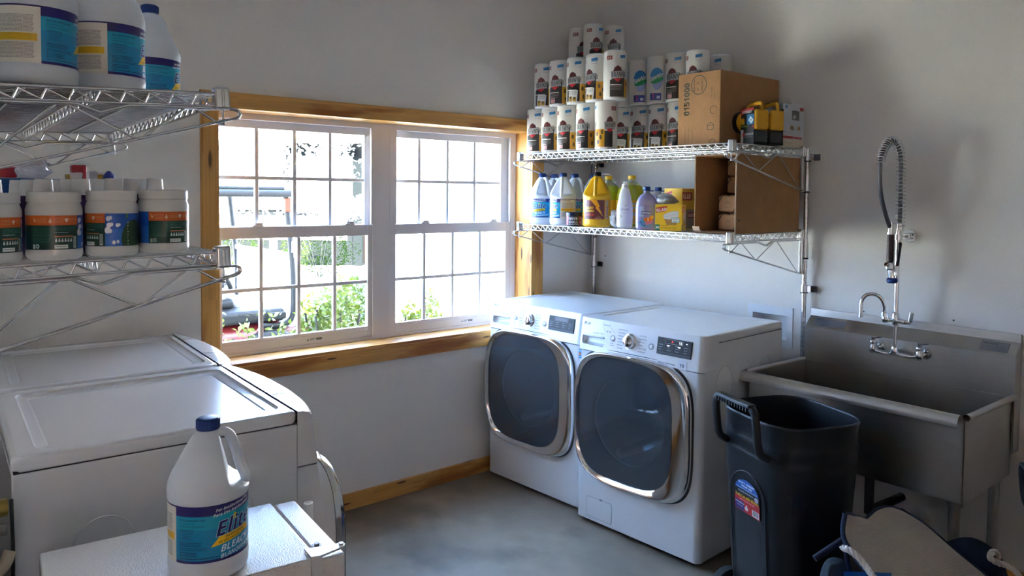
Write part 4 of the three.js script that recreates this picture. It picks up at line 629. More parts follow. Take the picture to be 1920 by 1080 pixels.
// two yellow lanterns in a cardboard sleeve
{ const yel = phys([0.72, 0.36, 0.008], 0.42), GX = [3.262, 3.365];
  const t = thing('lantern_twin_pack', 'pair of yellow battery lanterns packed in a black card sleeve on the upper right shelf', 'lanterns', [3.262, TH + 0.002, -2.045]);
  for (const [i, x] of [0, 0.094].entries()) {
    const l = part('lantern_body', [rbox(0.080, 0.098, 0.022, 0.012, x, 0.118, -0.011, 3), rbox(0.068, 0.075, 0.07, 0.008, x, 0.120, -0.05), lathe([[0.030, 0], [0.044, 0.004], [0.046, 0.012], [0.043, 0.016], [0.047, 0.02], [0.044, 0.025], [0.048, 0.03], [0.045, 0.035], [0.05, 0.042], [0.052, 0.058]], 36).rotateX(-Math.PI / 2).translate(x, 0.114, -0.075),
      tube([[x, 0.155, -0.008], [x, 0.19, -0.009], [x, 0.198, -0.018], [x, 0.197, -0.06], [x, 0.193, -0.092], [x, 0.182, -0.104], [x, 0.155, -0.112]], 0.0095, 30, 8)], yel, t, 'yellow plastic lantern body with carry handle');
    part('battery_base', [rbox(0.076, 0.068, 0.085, 0.012, x, 0.036, -0.046, 3), ring(rrect(0.030, 0.027, 0.012), [[0, 0], [0, 0.002], [0.004, 0.002], [0.005, -0.001]], 48).translate(x, 0.036, -0.003)], std([0.035, 0.04, 0.042], 0.5), l);
    part('lens_ring', [lathe([[0.052, 0], [0.055, 0.003], [0.056, 0.03], [0.053, 0.034], [0.05, 0.034], [0.047, 0.02]], 36).rotateX(-Math.PI / 2).translate(x, 0.114, -0.128)], blackPl, l);
    part('switch', rbox(0.012, 0.008, 0.016, 0.003, x, 0.204, -0.07), blackPl, l);
  }
  const slv = canvas(256, 384, (g) => { g.fillStyle = '#101113'; g.fillRect(0, 0, 256, 384); g.fillStyle = '#b8282c'; g.beginPath(); g.moveTo(0, 0); g.lineTo(256, 0); g.lineTo(256, 26); g.quadraticCurveTo(60, 30, 0, 90); g.fill(); g.fillStyle = '#fff'; g.font = 'italic bold 40px sans-serif'; g.fillText('EVEREADY', 14, 52); g.fillStyle = '#1b6fa8'; g.fillRect(118, 66, 138, 110); g.fillStyle = '#cfe4f2'; g.beginPath(); g.moveTo(190, 84); g.lineTo(250, 130); g.lineTo(206, 170); g.lineTo(148, 128); g.fill(); g.fillStyle = '#1d3a5c'; g.font = 'bold 22px sans-serif'; g.fillText('LED', 176, 134); g.fillStyle = '#e2d61c'; g.font = 'bold 44px sans-serif'; g.fillText('10x', 6, 172); g.fillStyle = '#7d9a2a'; g.fillRect(6, 186, 130, 12); g.fillStyle = '#c9c9cc'; g.fillRect(4, 226, 50, 158); g.fillStyle = '#b0222a'; g.beginPath(); g.ellipse(62, 282, 24, 28, 0, 0, 7); g.fill(); g.fillStyle = '#b8bbc0'; g.font = 'italic bold 34px sans-serif'; g.fillText('EVEREADY', 84, 290); g.fillStyle = '#77797e'; g.fillRect(86, 304, 130, 6); g.fillStyle = '#c3282c'; g.fillRect(226, 186, 30, 22); });
  const s = part('card_sleeve', [span(-0.0425, -0.0405, 0.002, 0.175, -0.105, -0.012), span(0.1345, 0.1365, 0.002, 0.175, -0.105, -0.012), span(-0.0425, 0.1365, 0.0, 0.002, -0.105, -0.012)], std([0.02, 0.02, 0.022], 0.5), t);
  const pg = flat(new THREE.PlaneGeometry(0.093, 0.173)).rotateY(-Math.PI / 2).translate(-0.0431, 0.088, -0.0585); part('sleeve_print', pg, std([1, 1, 1], 0.4, 0, { map: tex(slv), side: THREE.DoubleSide }), s);
  t.rotation.y = -0.3; t.position.set(3.245, TH + 0.002, -2.035); }
// open-topped white product box
{ const t = thing('product_box', 'white printed box with raised lid flap behind the yellow lanterns', 'box', [3.545, TH, -2.115]);
  const pc = canvas(256, 320, (g) => { g.fillStyle = '#c9cbcf'; g.fillRect(0, 0, 256, 320); g.fillStyle = '#d6cbb8'; g.fillRect(0, 262, 256, 58); g.fillStyle = '#b02a30'; g.fillRect(0, 236, 128, 18); g.fillStyle = '#c0565a'; g.fillRect(136, 238, 100, 16); g.fillStyle = '#9c3b30'; g.fillRect(206, 14, 46, 26); g.fillStyle = '#6d6c70'; g.fillRect(110, 44, 90, 70); g.fillStyle = '#c9c2ba'; g.beginPath(); g.ellipse(140, 90, 22, 12, -0.6, 0, 7); g.fill(); g.fillStyle = '#b08a3c'; g.fillRect(96, 160, 34, 24); g.beginPath(); g.arc(196, 172, 15, 0, 7); g.fill(); g.fillStyle = '#2d6fb0'; g.fillRect(30, 10, 24, 20); small(g, 10, 200, 220, 4, 8, '#a9adb4', 3); small(g, 10, 280, 120, 3, 8, '#b7aa94', 3); });
  const w = 0.2, h = 0.215, d = 0.13, m = std([0.6, 0.61, 0.63], 0.5);
  part('carton_body', [span(-w / 2, w / 2, 0, h, -d / 2, -d / 2 + 0.003), span(-w / 2, w / 2, 0, h, d / 2 - 0.004, d / 2 - 0.001), span(-w / 2, -w / 2 + 0.003, 0, h, -d / 2, d / 2 - 0.001), span(w / 2 - 0.003, w / 2, 0, h, -d / 2, d / 2 - 0.001), span(-w / 2, w / 2, 0, 0.003, -d / 2, d / 2 - 0.001)], m, t);
  part('front_print', metresTo(span(-w / 2 + 0.0005, w / 2 - 0.0005, 0.0005, h, d / 2 - 0.001, d / 2)), std([1, 1, 1], 0.5, 0, { map: tex(pc) }), t);
  part('lid_flap', [grid(6, 4, (u, v) => [-0.02 + 0.12 * u, h + 0.045 * v * (1 - 0.55 * u), d / 2 - 0.002 - 0.04 * v * v])], std([0.62, 0.63, 0.65], 0.5, 0, { side: THREE.DoubleSide }), t);
  part('side_flap', [grid(4, 4, (u, v) => [-w / 2 - 0.03 * v, h - 0.002 - 0.004 * v, -d / 2 + d * u])], std([0.55, 0.56, 0.58], 0.5, 0, { side: THREE.DoubleSide }), t); }
// open carton on the lower shelf with wrapped paper packs inside
{ const t = thing('open_carton', 'open brown carton on the lower right shelf with paper packs inside', 'carton', [3.34, SH, -2.162]), x0 = -0.285, x1 = 0.27, z0 = -0.118, z1 = 0.118, h = 0.372, q = 0.005;
  part('wall_panel', metres(span(x0, x1, 0, h, z1 - q, z1)), card, t); part('wall_panel', metres(span(x0, x1, 0, h, z0, z0 + q)), card, t); part('wall_panel', metres(span(x1 - q, x1, 0, h, z0 + q, z1 - q)), card, t);
  part('floor_panel', metres(span(x0, x1, 0, q, z0 + q, z1 - q)), card, t); part('top_panel', metres(span(x0, x1, h - q, h, z0 + q, z1 - q)), card, t);
  part('torn_edge', Array.from({ length: 60 }, (_, i) => rbox(rr(0.004, 0.011), rr(0.004, 0.01), q * 1.1, 0.0008, x0 - 0.001, h * (i + 0.5) / 60, z1 - q / 2)), std([0.55, 0.40, 0.27], 0.9), t);
  part('print_square', box(0.012, 0.012, 0.0006, x0 + 0.022, 0.062, z1 + 0.0003), darkGrey, t);
  part('flap_curl', [grid(8, 6, (u, v) => [x0 - 0.028 * Math.sin(v * 1.4), 0.004 + 0.03 * (1 - Math.cos(v * 1.4)), z0 + 0.01 + 0.04 * u])], std([0.60, 0.42, 0.28], 0.9, 0, { side: THREE.DoubleSide }), t);
  const packC = canvas(256, 128, (g) => { g.fillStyle = '#9c7450'; g.fillRect(0, 0, 256, 128); g.strokeStyle = '#3a2f2c'; g.lineWidth = 9; g.beginPath(); g.moveTo(150, 128); g.lineTo(240, 10); g.moveTo(-6, 60); g.lineTo(40, -10); g.stroke(); g.strokeStyle = '#6e5238'; g.lineWidth = 3; g.beginPath(); g.ellipse(94, 78, 26, 20, 0.2, 0, 7); g.moveTo(70, 44); g.lineTo(126, 44); g.moveTo(70, 56); g.lineTo(126, 56); g.stroke(); });
  const pm = std([1, 1, 1], 0.8, 0, { map: tex(packC) });
  [[0.045, 'lowest'], [0.135, 'second lowest'], [0.225, 'third'], [0.312, 'topmost']].forEach(([y, w], i) => { const pk = thing('paper_pack', `brown paper-wrapped pack in the open carton, ${w} of the stack`, 'paper pack', [3.34 + (i > 1 ? 0.06 : -0.01), SH + 0.005 + y - 0.043, -2.135], 0, 'paper packs in the open carton'); const g = rbox(0.36, 0.084, 0.155, 0.02, 0, 0.042, 0.0, 3); part('wrapping', g, pm, pk); part('end_print', metresTo2(rbox(0.002, 0.07, 0.14, 0.0009, -0.1802, 0.042, 0)), pm, pk); }); }
function metresTo2(g) { g.computeBoundingBox(); const b = g.boundingBox, P = g.attributes.position, U = g.attributes.uv; for (let i = 0; i < P.count; i++) U.setXY(i, (P.getZ(i) - b.min.z) / (b.max.z - b.min.z), (P.getY(i) - b.min.y) / (b.max.y - b.min.y)); return g; }

// ---------------------------------------------------------------- tubs and bottles on the lower left shelf
const tubC = canvas(1536, 256, (g, W, H) => {
  g.fillStyle = '#123d31'; g.fillRect(0, 0, W, H); g.fillStyle = '#cf5f16'; g.fillRect(0, 0, W, 74);
  const block = (x0) => { g.fillStyle = '#e7b58e'; g.beginPath(); g.arc(x0 + 40, 40, 12, 0, 7); g.arc(x0 + 30, 24, 6, 0, 7); g.fill(); small(g, x0 + 62, 22, 90, 4, 10, '#e2a074', 3); g.fillStyle = '#e7c0a0'; g.beginPath(); g.arc(x0 + 180, 46, 13, 0, 7); g.moveTo(x0 + 168, 42); g.lineTo(x0 + 182, 16); g.lineTo(x0 + 193, 42); g.fill(); small(g, x0 + 208, 18, 90, 4, 10, '#e2a074', 3); g.fillStyle = '#efd2bc'; g.beginPath(); g.moveTo(x0 + 322, 56); g.lineTo(x0 + 304, 34); g.arc(x0 + 313, 30, 9, 3.1, 6.2); g.arc(x0 + 331, 30, 9, 3.1, 6.2); g.fill(); small(g, x0 + 350, 22, 76, 3, 10, '#e2a074', 3);
    small(g, x0 + 14, 84, 180, 9, 9, '#3f7765', 3); small(g, x0 + 14, 172, 170, 4, 9, '#4d8571', 3); small(g, x0 + 216, 84, 210, 4, 9, '#4d8571', 3); small(g, x0 + 216, 126, 130, 1, 6, '#c2d2c8', 4);
    g.fillStyle = '#d4805a'; g.fillRect(x0 + 214, 152, 172, 9); g.fillStyle = '#dfe6e0'; for (let i = 0; i < 6; i++) { g.fillRect(x0 + 224 + i * 27, 172, 9, 26); g.fillRect(x0 + 220 + i * 27, 184, 17, 14); } g.fillRect(x0 + 214, 220, 118, 28); g.fillStyle = '#9aa79f'; g.fillRect(x0 + 222, 230, 100, 6); g.fillStyle = '#cfd8d2'; g.fillRect(x0 + 388, 160, 30, 86); g.fillStyle = '#1b2a26'; for (let i = 0; i < 12; i++) g.fillRect(x0 + 392, 168 + i * 6, 22, 3); g.fillStyle = '#b5c4ba'; g.fillRect(x0 + 18, 216, 24, 32); g.beginPath(); g.arc(x0 + 66, 230, 17, 0, 7); g.fill(); g.fillStyle = '#3c5f51'; g.beginPath(); g.arc(x0 + 66, 230, 8, 0, 7); g.fill(); g.fillRect(x0 + 22, 226, 16, 4); };
  block(0); block(1010);
  g.fillStyle = '#1a56b0'; g.fillRect(440, 0, 570, H); g.fillStyle = '#2a6cc4'; g.fillRect(440, 120, 570, 136); g.fillStyle = '#e4e9f2'; for (const [x, y, r] of [[468, 40, 20], [490, 34, 16], [476, 92, 22], [500, 84, 15], [552, 92, 16], [570, 88, 12], [462, 130, 26], [486, 136, 18], [520, 226, 16], [556, 220, 14]]) { g.beginPath(); g.arc(x, y, r, 0, 7); g.fill(); }
  g.fillStyle = '#2f4a24'; g.beginPath(); g.ellipse(740, 200, 150, 150, 0, 0, 7); g.fill(); g.fillStyle = '#9cc21a'; g.fillRect(640, 0, 12, 40); g.fillStyle = '#a8b8a0'; for (let i = 0; i < 8; i++) g.fillRect(650, 66 + i * 24, 18 - (i % 3) * 5, 12);
});
const tubM = phys([1, 1, 1], 0.35, { map: tex(tubC) }), tubWhite = phys([0.74, 0.73, 0.70], 0.4, { transmission: 0.05, thickness: 0 });
{ const t = thing('detergent_tub', '', 'tub', [0.47, 1.52, -1.745]);
  part('tub_body', lathe([[0, 0.002], [0.040, 0], [0.047, 0.004], [0.0495, 0.011], [0.0495, 0.02], [0.0488, 0.021], [0.0488, 0.088], [0.0495, 0.089], [0.0495, 0.1], [0.047, 0.108], [0.0455, 0.112], [0.0455, 0.114]], 56), tubWhite, t);
  part('screw_lid', [lathe([[0.0455, 0.113], [0.0475, 0.114], [0.0478, 0.118], [0.0470, 0.119], [0.0475, 0.120], [0.0475, 0.130], [0.0465, 0.1335], [0.043, 0.134], [0.041, 0.133], [0.039, 0.130], [0, 0.130]], 56)], tubWhite, t);
  part('wrap_label', ring0(0.0492, 0.0665, 0.0545, 64), tubM, t, 'orange and green printed label');
  const G = 'detergent tubs in a row on the lower left shelf', pos = (x, z = -1.745) => [x, 1.519 + (x - 0.2) * 0.03, z];
  t.userData.group = G; t.position.set(...pos(0.472)); t.rotation.y = facing(0.472, -1.745, 0.76, 0); t.userData.label = 'rightmost detergent tub in the row, nearest the window, orange band in front';
  dup(t, pos(0.370), facing(0.370, -1.745, 0.32, -0.05), 'detergent tub showing a blue sky picture, second from the right');
  dup(t, pos(0.266), facing(0.266, -1.745, 0.14, 0), 'detergent tub with full orange band, second from the left');
  dup(t, pos(0.162), facing(0.162, -1.745, 0.10, 0.1), 'leftmost detergent tub, cut by the picture edge');
  dup(t, pos(0.500, -1.87), facing(0.5, -1.87, 0.76, 0), 'detergent tub hidden behind the rightmost one, only its right edge seen');
}
// purple bottles with white ribbed caps standing behind the tubs
{ const t = thing('detergent_bottle', '', 'bottle'), pur = phys([0.05, 0.012, 0.10], 0.35);
  part('body', lathe([[0, 0], [0.028, 0.001], [0.031, 0.006], [0.031, 0.095], [0.029, 0.108], [0.022, 0.122], [0.017, 0.128], [0.017, 0.134]], 32), pur, t);
  part('cap', lathe([[0.0185, 0.124], [0.0190, 0.128], [0.0186, 0.141], [0.0180, 0.142], [0.0180, 0.1505], [0.0174, 0.1515], [0.0170, 0.160], [0.0158, 0.1615], [0, 0.1615]], 36), phys([0.86, 0.85, 0.84], 0.35), t, 'white ribbed measuring cap');
  const G = 'purple bottles with white caps behind the tubs', P = [[0.268, -1.885], [0.339, -1.885], [0.403, -1.885], [0.449, -1.915], [0.510, -1.96], [0.175, -1.87], [0.254, -1.975], [0.332, -1.985], [0.398, -1.975], [0.447, -2.005], [0.507, -2.05], [0.244, -2.06], [0.325, -2.075], [0.396, -2.065]];
  P.forEach(([x, z], i) => { const y = 1.518 + (x - 0.2) * 0.03, w = ['third', 'fourth', 'fifth', 'sixth', 'last', 'leftmost', 'third', 'fourth', 'fifth', 'sixth', 'last', 'second', 'fourth', 'fifth'][i], row = i < 6 ? 'front' : i < 11 ? 'second' : 'rear', l = `${w} white bottle cap from the left, ${row} row behind the tubs`; if (!i) { t.position.set(x, y, z); t.userData.label = l; t.userData.group = G; } else dup(t, [x, y, z], 0, l, G); }); }
// things at the far end of that shelf
{ const y = 1.518;
  let t = thing('powder_box', 'blue carton lying behind the white caps on the lower left shelf', 'box', [0.30, y, -2.20]); part('carton_body', span(-0.09, 0.072, 0, 0.166, -0.05, 0.05, 0.003), std([0.012, 0.10, 0.30], 0.45), t); part('lid_flap', span(-0.092, 0.074, 0.164, 0.168, -0.052, 0.052, 0.001), std([0.012, 0.10, 0.30], 0.45), t);
  t = thing('plastic_wrap_bundle', 'crumpled clear plastic wrap lying on the blue carton', 'plastic film', [0.285, y + 0.186, -2.17]); part('film', crumple(0.036, 0.02, 0.034, 99, 18), film, t); part('gathered_end', tube([[0.01, 0.012, 0], [0.02, 0.03, 0.004], [0.03, 0.012, 0]], 0.007, 10, 6), film, t);
  t = thing('jug_with_red_cap', 'pale jug with a wide red cap at the far left end of the shelf', 'jug', [0.262, y, -2.35]); part('body', lathe([[0, 0], [0.05, 0.002], [0.055, 0.02], [0.055, 0.12], [0.04, 0.15], [0.026, 0.17]], 36), phys([0.66, 0.56, 0.40], 0.4), t); part('cap', lathe([[0.024, 0.172], [0.034, 0.174], [0.034, 0.196], [0.03, 0.199], [0, 0.199]], 32), phys([0.42, 0.012, 0.015], 0.35), t, 'red cap');
  t = thing('spray_bottle', 'white bottle with a red flip top on the lower left shelf', 'bottle', [0.418, y, -2.36]); part('body', lathe([[0, 0], [0.028, 0.002], [0.03, 0.02], [0.03, 0.13], [0.02, 0.155], [0.016, 0.165], [0.019, 0.176], [0.02, 0.188], [0.016, 0.19]], 32), white, t); part('cap', [rbox(0.03, 0.022, 0.03, 0.005, -0.003, 0.199, 0), rbox(0.012, 0.05, 0.014, 0.004, 0.012, 0.185, 0.012)], phys([0.5, 0.012, 0.02], 0.35), t, 'red flip top');
  t = thing('cleaner_carton', 'mustard yellow carton at the far end of the lower left shelf', 'box', [0.462, y, -2.43]); part('carton_body', span(-0.06, 0.055, 0, 0.184, -0.025, 0.025, 0.003), std([0.38, 0.26, 0.012], 0.5), t); part('lid_flap', span(-0.061, 0.056, 0.182, 0.186, -0.026, 0.026, 0.001), std([0.42, 0.30, 0.016], 0.5), t);
  t = thing('small_bottle', 'small bottle with a white snap cap in front of the mustard carton', 'bottle', [0.433, y, -2.26]); part('body', lathe([[0, 0], [0.018, 0.001], [0.02, 0.01], [0.02, 0.14], [0.012, 0.162], [0.012, 0.17]], 28), phys([0.55, 0.45, 0.05], 0.4), t); part('cap', rbox(0.024, 0.024, 0.024, 0.005, 0, 0.181, 0), white, t);
  t = thing('glue_bottle', 'bottle with a blue pointed cap on the lower left shelf', 'bottle', [0.475, y, -2.27]); part('body', lathe([[0, 0], [0.018, 0.001], [0.02, 0.01], [0.02, 0.13], [0.014, 0.15]], 28), white, t); part('cap', lathe([[0.0165, 0.148], [0.0165, 0.168], [0.013, 0.182], [0.006, 0.192], [0.002, 0.194], [0, 0.194]], 28), phys([0.006, 0.03, 0.25], 0.35), t, 'blue pointed cap'); }
// ---------------------------------------------------------------- stainless utility sink
{ const t = thing('utility_sink', 'stainless steel utility sink with tall backsplash and rolled rim on the right wall', 'sink'), X0 = 3.10, X1 = 3.60, Z0 = -1.985, Z1 = -1.068, yb = 0.512, yr = 0.838, q = 0.004;
  const basin = part('basin', [span(X0, X0 + q, yb, yr, Z0, Z1), span(X0, X1, yb, yr, Z0, Z0 + q), span(X0, X1, yb, yr, Z1 - q, Z1), span(X1 - q, X1, yb, yr, Z0, Z1)].map((g) => metres(g)), steel, t);
  part('basin_floor', metres(span(X0, X1, yb - 0.002, yb + 0.004, Z0, Z1)), steel, basin);
  const prof = [[3.112, 0.832], [3.106, 0.842], [3.096, 0.8485], [3.084, 0.849], [3.073, 0.845], [3.065, 0.836], [3.0615, 0.824], [3.061, 0.808], [3.0625, 0.806]];
  part('front_rim', metres(grid(40, 24, (u, v) => { const f = v * (prof.length - 1), i = Math.min(prof.length - 2, f | 0), k = f - i; return [prof[i][0] * (1 - k) + prof[i + 1][0] * k, prof[i][1] * (1 - k) + prof[i + 1][1] * k, -2.012 + (2.012 - 1.082) * u]; })), steel, t);
  for (const z of [Z0 - 0.008, Z1 + 0.010]) part('side_rim', [flat(new THREE.CylinderGeometry(0.0125, 0.0125, 0.52, 24, 1, true)).rotateZ(Math.PI / 2).rotateZ(-0.012).translate(3.345, 0.842, z)], steel, t);
  const bs = extr([[X1, yr - 0.01], [X1, 1.006], [3.654, 1.058], [3.656, 1.092], [3.664, 1.092], [3.664, 1.05], [X1 + 0.01, 1.0], [X1 + 0.01, yr - 0.01]], Z1 - Z0 + 0.012, 0.0015).translate(0, 0, Z0 - 0.004); part('backsplash', metres(bs), steel, t);
  for (const z of [Z0 - 0.003, Z1 + 0.007]) part('end_plate', metres(extr([[X1 + 0.001, 0.6], [X1 + 0.001, 1.003], [3.653, 1.056], [3.656, 1.09], [3.672, 1.09], [3.672, 0.6]], 0.003).translate(0, 0, z)), steel, t);
  const pl = (n, w, h, x, y, z, c) => part(n, flat(new THREE.BoxGeometry(w, h, 0.0008)).rotateX(-0.8).rotateY(-Math.PI / 2).translate(x, y, z), std([1, 1, 1], 0.45, 0.4, { map: tex(c) }), t);
  pl('rating_plate', 0.105, 0.05, 3.6255, 1.0332, -1.145, canvas(256, 128, (g) => { g.fillStyle = '#8d8a85'; g.fillRect(0, 0, 256, 128); g.strokeStyle = '#47464a'; g.lineWidth = 4; g.strokeRect(4, 4, 248, 120); g.fillStyle = '#1d1d20'; g.font = 'italic bold 30px sans-serif'; g.fillText('ADVANCE', 14, 38); small(g, 14, 56, 220, 5, 13, '#55545a', 5); }));
  pl('etched_label', 0.16, 0.045, 3.6255, 1.0332, -1.875, canvas(256, 96, (g) => { g.fillStyle = '#77757a'; g.fillRect(0, 0, 256, 96); g.fillStyle = '#55545a'; g.fillRect(10, 8, 60, 14); small(g, 12, 32, 230, 5, 12, '#65646a', 3); }));
  for (const [x, z] of [[3.14, -1.94], [3.14, -1.11], [3.56, -1.94], [3.56, -1.11]]) { const l = part('leg', [cyl(0.0205, 0.49, x, 0.27, z, 24), cyl(0.03, 0.03, x, 0.5, z, 24)], steel, t); part('bullet_foot', lathe([[0, 0], [0.014, 0], [0.018, 0.02], [0.018, 0.03], [0, 0.03]], 20).translate(x, 0, z), chrome, l); }
  part('drain', [cyl(0.03, 0.08, 3.35, 0.475, -1.53, 24), cyl(0.02, 0.20, 3.35, 0.36, -1.53, 20), bar([3.35, 0.27, -1.53], [3.68, 0.25, -1.53], 0.02, 16)], darkGrey, t);
}
// pre-rinse faucet with spring hose
{ const t = thing('pre_rinse_faucet', 'chrome pre-rinse faucet with a spring hose and blue spray bumper over the sink', 'faucet'), fx = 3.55;
  part('bridge', [tube([[fx, 0.962, -1.622], [fx, 0.948, -1.602], [fx, 0.946, -1.565], [fx, 0.948, -1.545], [fx, 0.958, -1.525], [fx, 0.948, -1.505], [fx, 0.946, -1.485], [fx, 0.946, -1.445], [fx, 0.96, -1.42]], 0.010, 60, 12), lathe([[0, -0.022], [0.014, -0.02], [0.018, -0.004], [0.015, 0.012], [0.012, 0.03], [0, 0.03]], 24).translate(fx, 0.962, -1.525)], chrome, t);
  for (const z of [-1.623, -1.418]) {
    const v = part('valve', [lathe([[0, -0.03], [0.012, -0.028], [0.017, -0.018], [0.017, 0.002], [0.013, 0.008], [0.013, 0.02], [0.015, 0.022], [0.015, 0.03], [0.009, 0.034], [0.007, 0.046], [0, 0.046]], 24).translate(fx, 0.965, z), bar([fx, 0.962, z], [3.598, 0.962, z + 0.012], 0.011, 16), flat(new THREE.CylinderGeometry(0.024, 0.026, 0.01, 28)).rotateZ(Math.PI / 2).translate(3.594, 0.962, z + 0.012)], chrome, t);
    part('lever_handle', [rbox(0.012, 0.008, 0.05, 0.003).rotateX(-0.25).translate(fx - 0.004, 1.012, z + 0.018), cyl(0.009, 0.014, fx, 1.006, z, 16)], chromeDark, v); }
  part('riser', [cyl(0.0095, 0.13, fx, 1.035, -1.525, 20), cyl(0.0105, 0.40, fx, 1.33, -1.524, 20), lathe([[0.0105, -0.03], [0.014, -0.028], [0.017, -0.02], [0.018, 0.0], [0.017, 0.02], [0.014, 0.03], [0.0115, 0.034]], 24).translate(fx, 1.108, -1.525), cyl(0.0165, 0.03, fx, 1.53, -1.519, 24), cyl(0.014, 0.012, fx, 1.07, -1.525, 6)], chrome, t);
  part('swing_spout', [tube([[fx, 1.108, -1.53], [fx - 0.008, 1.100, -1.552], [fx - 0.012, 1.108, -1.568], [fx - 0.014, 1.14, -1.571], [fx - 0.017, 1.175, -1.572], [fx - 0.025, 1.203, -1.585], [fx - 0.04, 1.217, -1.61], [fx - 0.055, 1.209, -1.637], [fx - 0.063, 1.18, -1.652], [fx - 0.064, 1.135, -1.653], [fx - 0.064, 1.117, -1.653]], 0.0088, 70, 14), cyl(0.0105, 0.016, fx - 0.064, 1.115, -1.653, 18), cyl(0.015, 0.018, fx - 0.013, 1.125, -1.569, 18), lathe([[0.008, -0.02], [0.014, -0.016], [0.015, 0.0], [0.012, 0.012]], 18).translate(fx - 0.012, 1.108, -1.566)], chrome, t);
  const lev = part('spout_valve', [bar([fx, 1.105, -1.525], [fx - 0.006, 1.1, -1.478], 0.0115, 16), bar([fx - 0.006, 1.1, -1.478], [fx - 0.008, 1.1, -1.455], 0.0075, 14)], chrome, t);
  part('lever_handle', rbox(0.008, 0.046, 0.018, 0.003).rotateX(0.16).translate(fx - 0.008, 1.126, -1.454), chrome, lev);
  part('wall_bracket', [bar([fx, 1.483, -1.522], [3.66, 1.483, -1.527], 0.006, 14), flat(new THREE.CylinderGeometry(0.029, 0.031, 0.007, 36)).rotateZ(Math.PI / 2).translate(3.681, 1.483, -1.527), rbox(0.03, 0.03, 0.03, 0.006, 3.655, 1.483, -1.527), bar([3.652, 1.483, -1.55], [3.652, 1.483, -1.50], 0.005, 10), cyl(0.016, 0.026, fx, 1.483, -1.523, 20)], chrome, t);
  const path = new THREE.CatmullRomCurve3([[fx, 1.53, -1.518], [fx, 1.62, -1.518], [fx, 1.73, -1.519], [fx - 0.001, 1.82, -1.521], [fx - 0.012, 1.878, -1.525], [fx - 0.045, 1.915, -1.532], [fx - 0.085, 1.912, -1.538], [fx - 0.122, 1.878, -1.543], [fx - 0.142, 1.835, -1.546], [fx - 0.146, 1.81, -1.547]].map((p) => V(...p)));
  const coil = [], N = 900, turns = (k) => 33 * k + 5 * Math.max(0, k - 0.8) * 4;
  const fr = path.computeFrenetFrames(300, false);
  for (let i = 0; i <= N; i++) { const k = i / N, f = Math.min(300, Math.round(k * 300)), p = path.getPointAt(k), a = turns(k) * Math.PI * 2, r = 0.0205 - 0.002 * k; coil.push(p.clone().addScaledVector(fr.normals[f], Math.cos(a) * r).addScaledVector(fr.binormals[f], Math.sin(a) * r)); }
  part('spring', flat(new THREE.TubeGeometry(new THREE.CatmullRomCurve3(coil), 1500, 0.0023, 6)), wireM, t);
  part('hose', tube([...path.getPoints(14).map((p) => [p.x, p.y, p.z]), [fx - 0.146, 1.74, -1.547], [fx - 0.130, 1.66, -1.545], [fx - 0.090, 1.58, -1.541], [fx - 0.055, 1.53, -1.538]], 0.0098, 120, 12), std([0.16, 0.16, 0.165], 0.35, 0.6), t);
  part('hose_collar', [cyl(0.0125, 0.05, fx - 0.05, 1.527, -1.537, 20), cyl(0.0165, 0.008, fx - 0.048, 1.5, -1.5365, 24)], chrome, t);
  part('grip', [lathe([[0.013, 1.372], [0.0155, 1.376], [0.0155, 1.495], [0.013, 1.498]], 24).translate(fx - 0.046, 0, -1.536)], phys([0.03, 0.012, 0.012], 0.35), t, 'black hand grip');
  const sp = part('spray_valve', [rbox(0.034, 0.04, 0.034, 0.01, fx - 0.045, 1.352, -1.535), bar([fx - 0.07, 1.362, -1.545], [fx - 0.05, 1.352, -1.535], 0.009, 12), bar([fx - 0.045, 1.345, -1.533], [fx - 0.043, 1.29, -1.526], 0.014, 16), rbox(0.016, 0.05, 0.02, 0.005, fx - 0.042, 1.332, -1.508), bar([fx - 0.043, 1.315, -1.525], [fx - 0.042, 1.345, -1.506], 0.008, 12)], chrome, t);
  part('squeeze_lever', [bar([fx - 0.042, 1.35, -1.507], [fx - 0.040, 1.455, -1.497], 0.0075, 14), flat(new THREE.SphereGeometry(0.0078, 14, 8)).translate(fx - 0.040, 1.455, -1.497)], phys([0.03, 0.012, 0.012], 0.35), sp, 'black lever');
  part('rubber_bumper', lathe([[0, 1.276], [0.018, 1.276], [0.022, 1.28], [0.0235, 1.288], [0.022, 1.296], [0.016, 1.3], [0, 1.301]], 32).translate(fx - 0.043, 0, -1.526), phys([0.004, 0.04, 0.24], 0.4), sp, 'blue rubber bumper');
}
// small screw holes and marks left in the wall
for (const [y, z, l] of [[1.262, -3.46, 'tiny dark screw hole in the wall by the corner post'], [1.105, -1.735, 'tiny dark nick in the wall just above the sink splash, left of the faucet'], [1.115, -1.33, 'tiny dark nick in the wall just above the sink splash, right of the faucet']]) solo('wall_plug', flat(new THREE.CylinderGeometry(0.004, 0.004, 0.004, 10)).rotateZ(Math.PI / 2).translate(XR - 0.0005, y, z), darkGrey, l, 'screw hole');

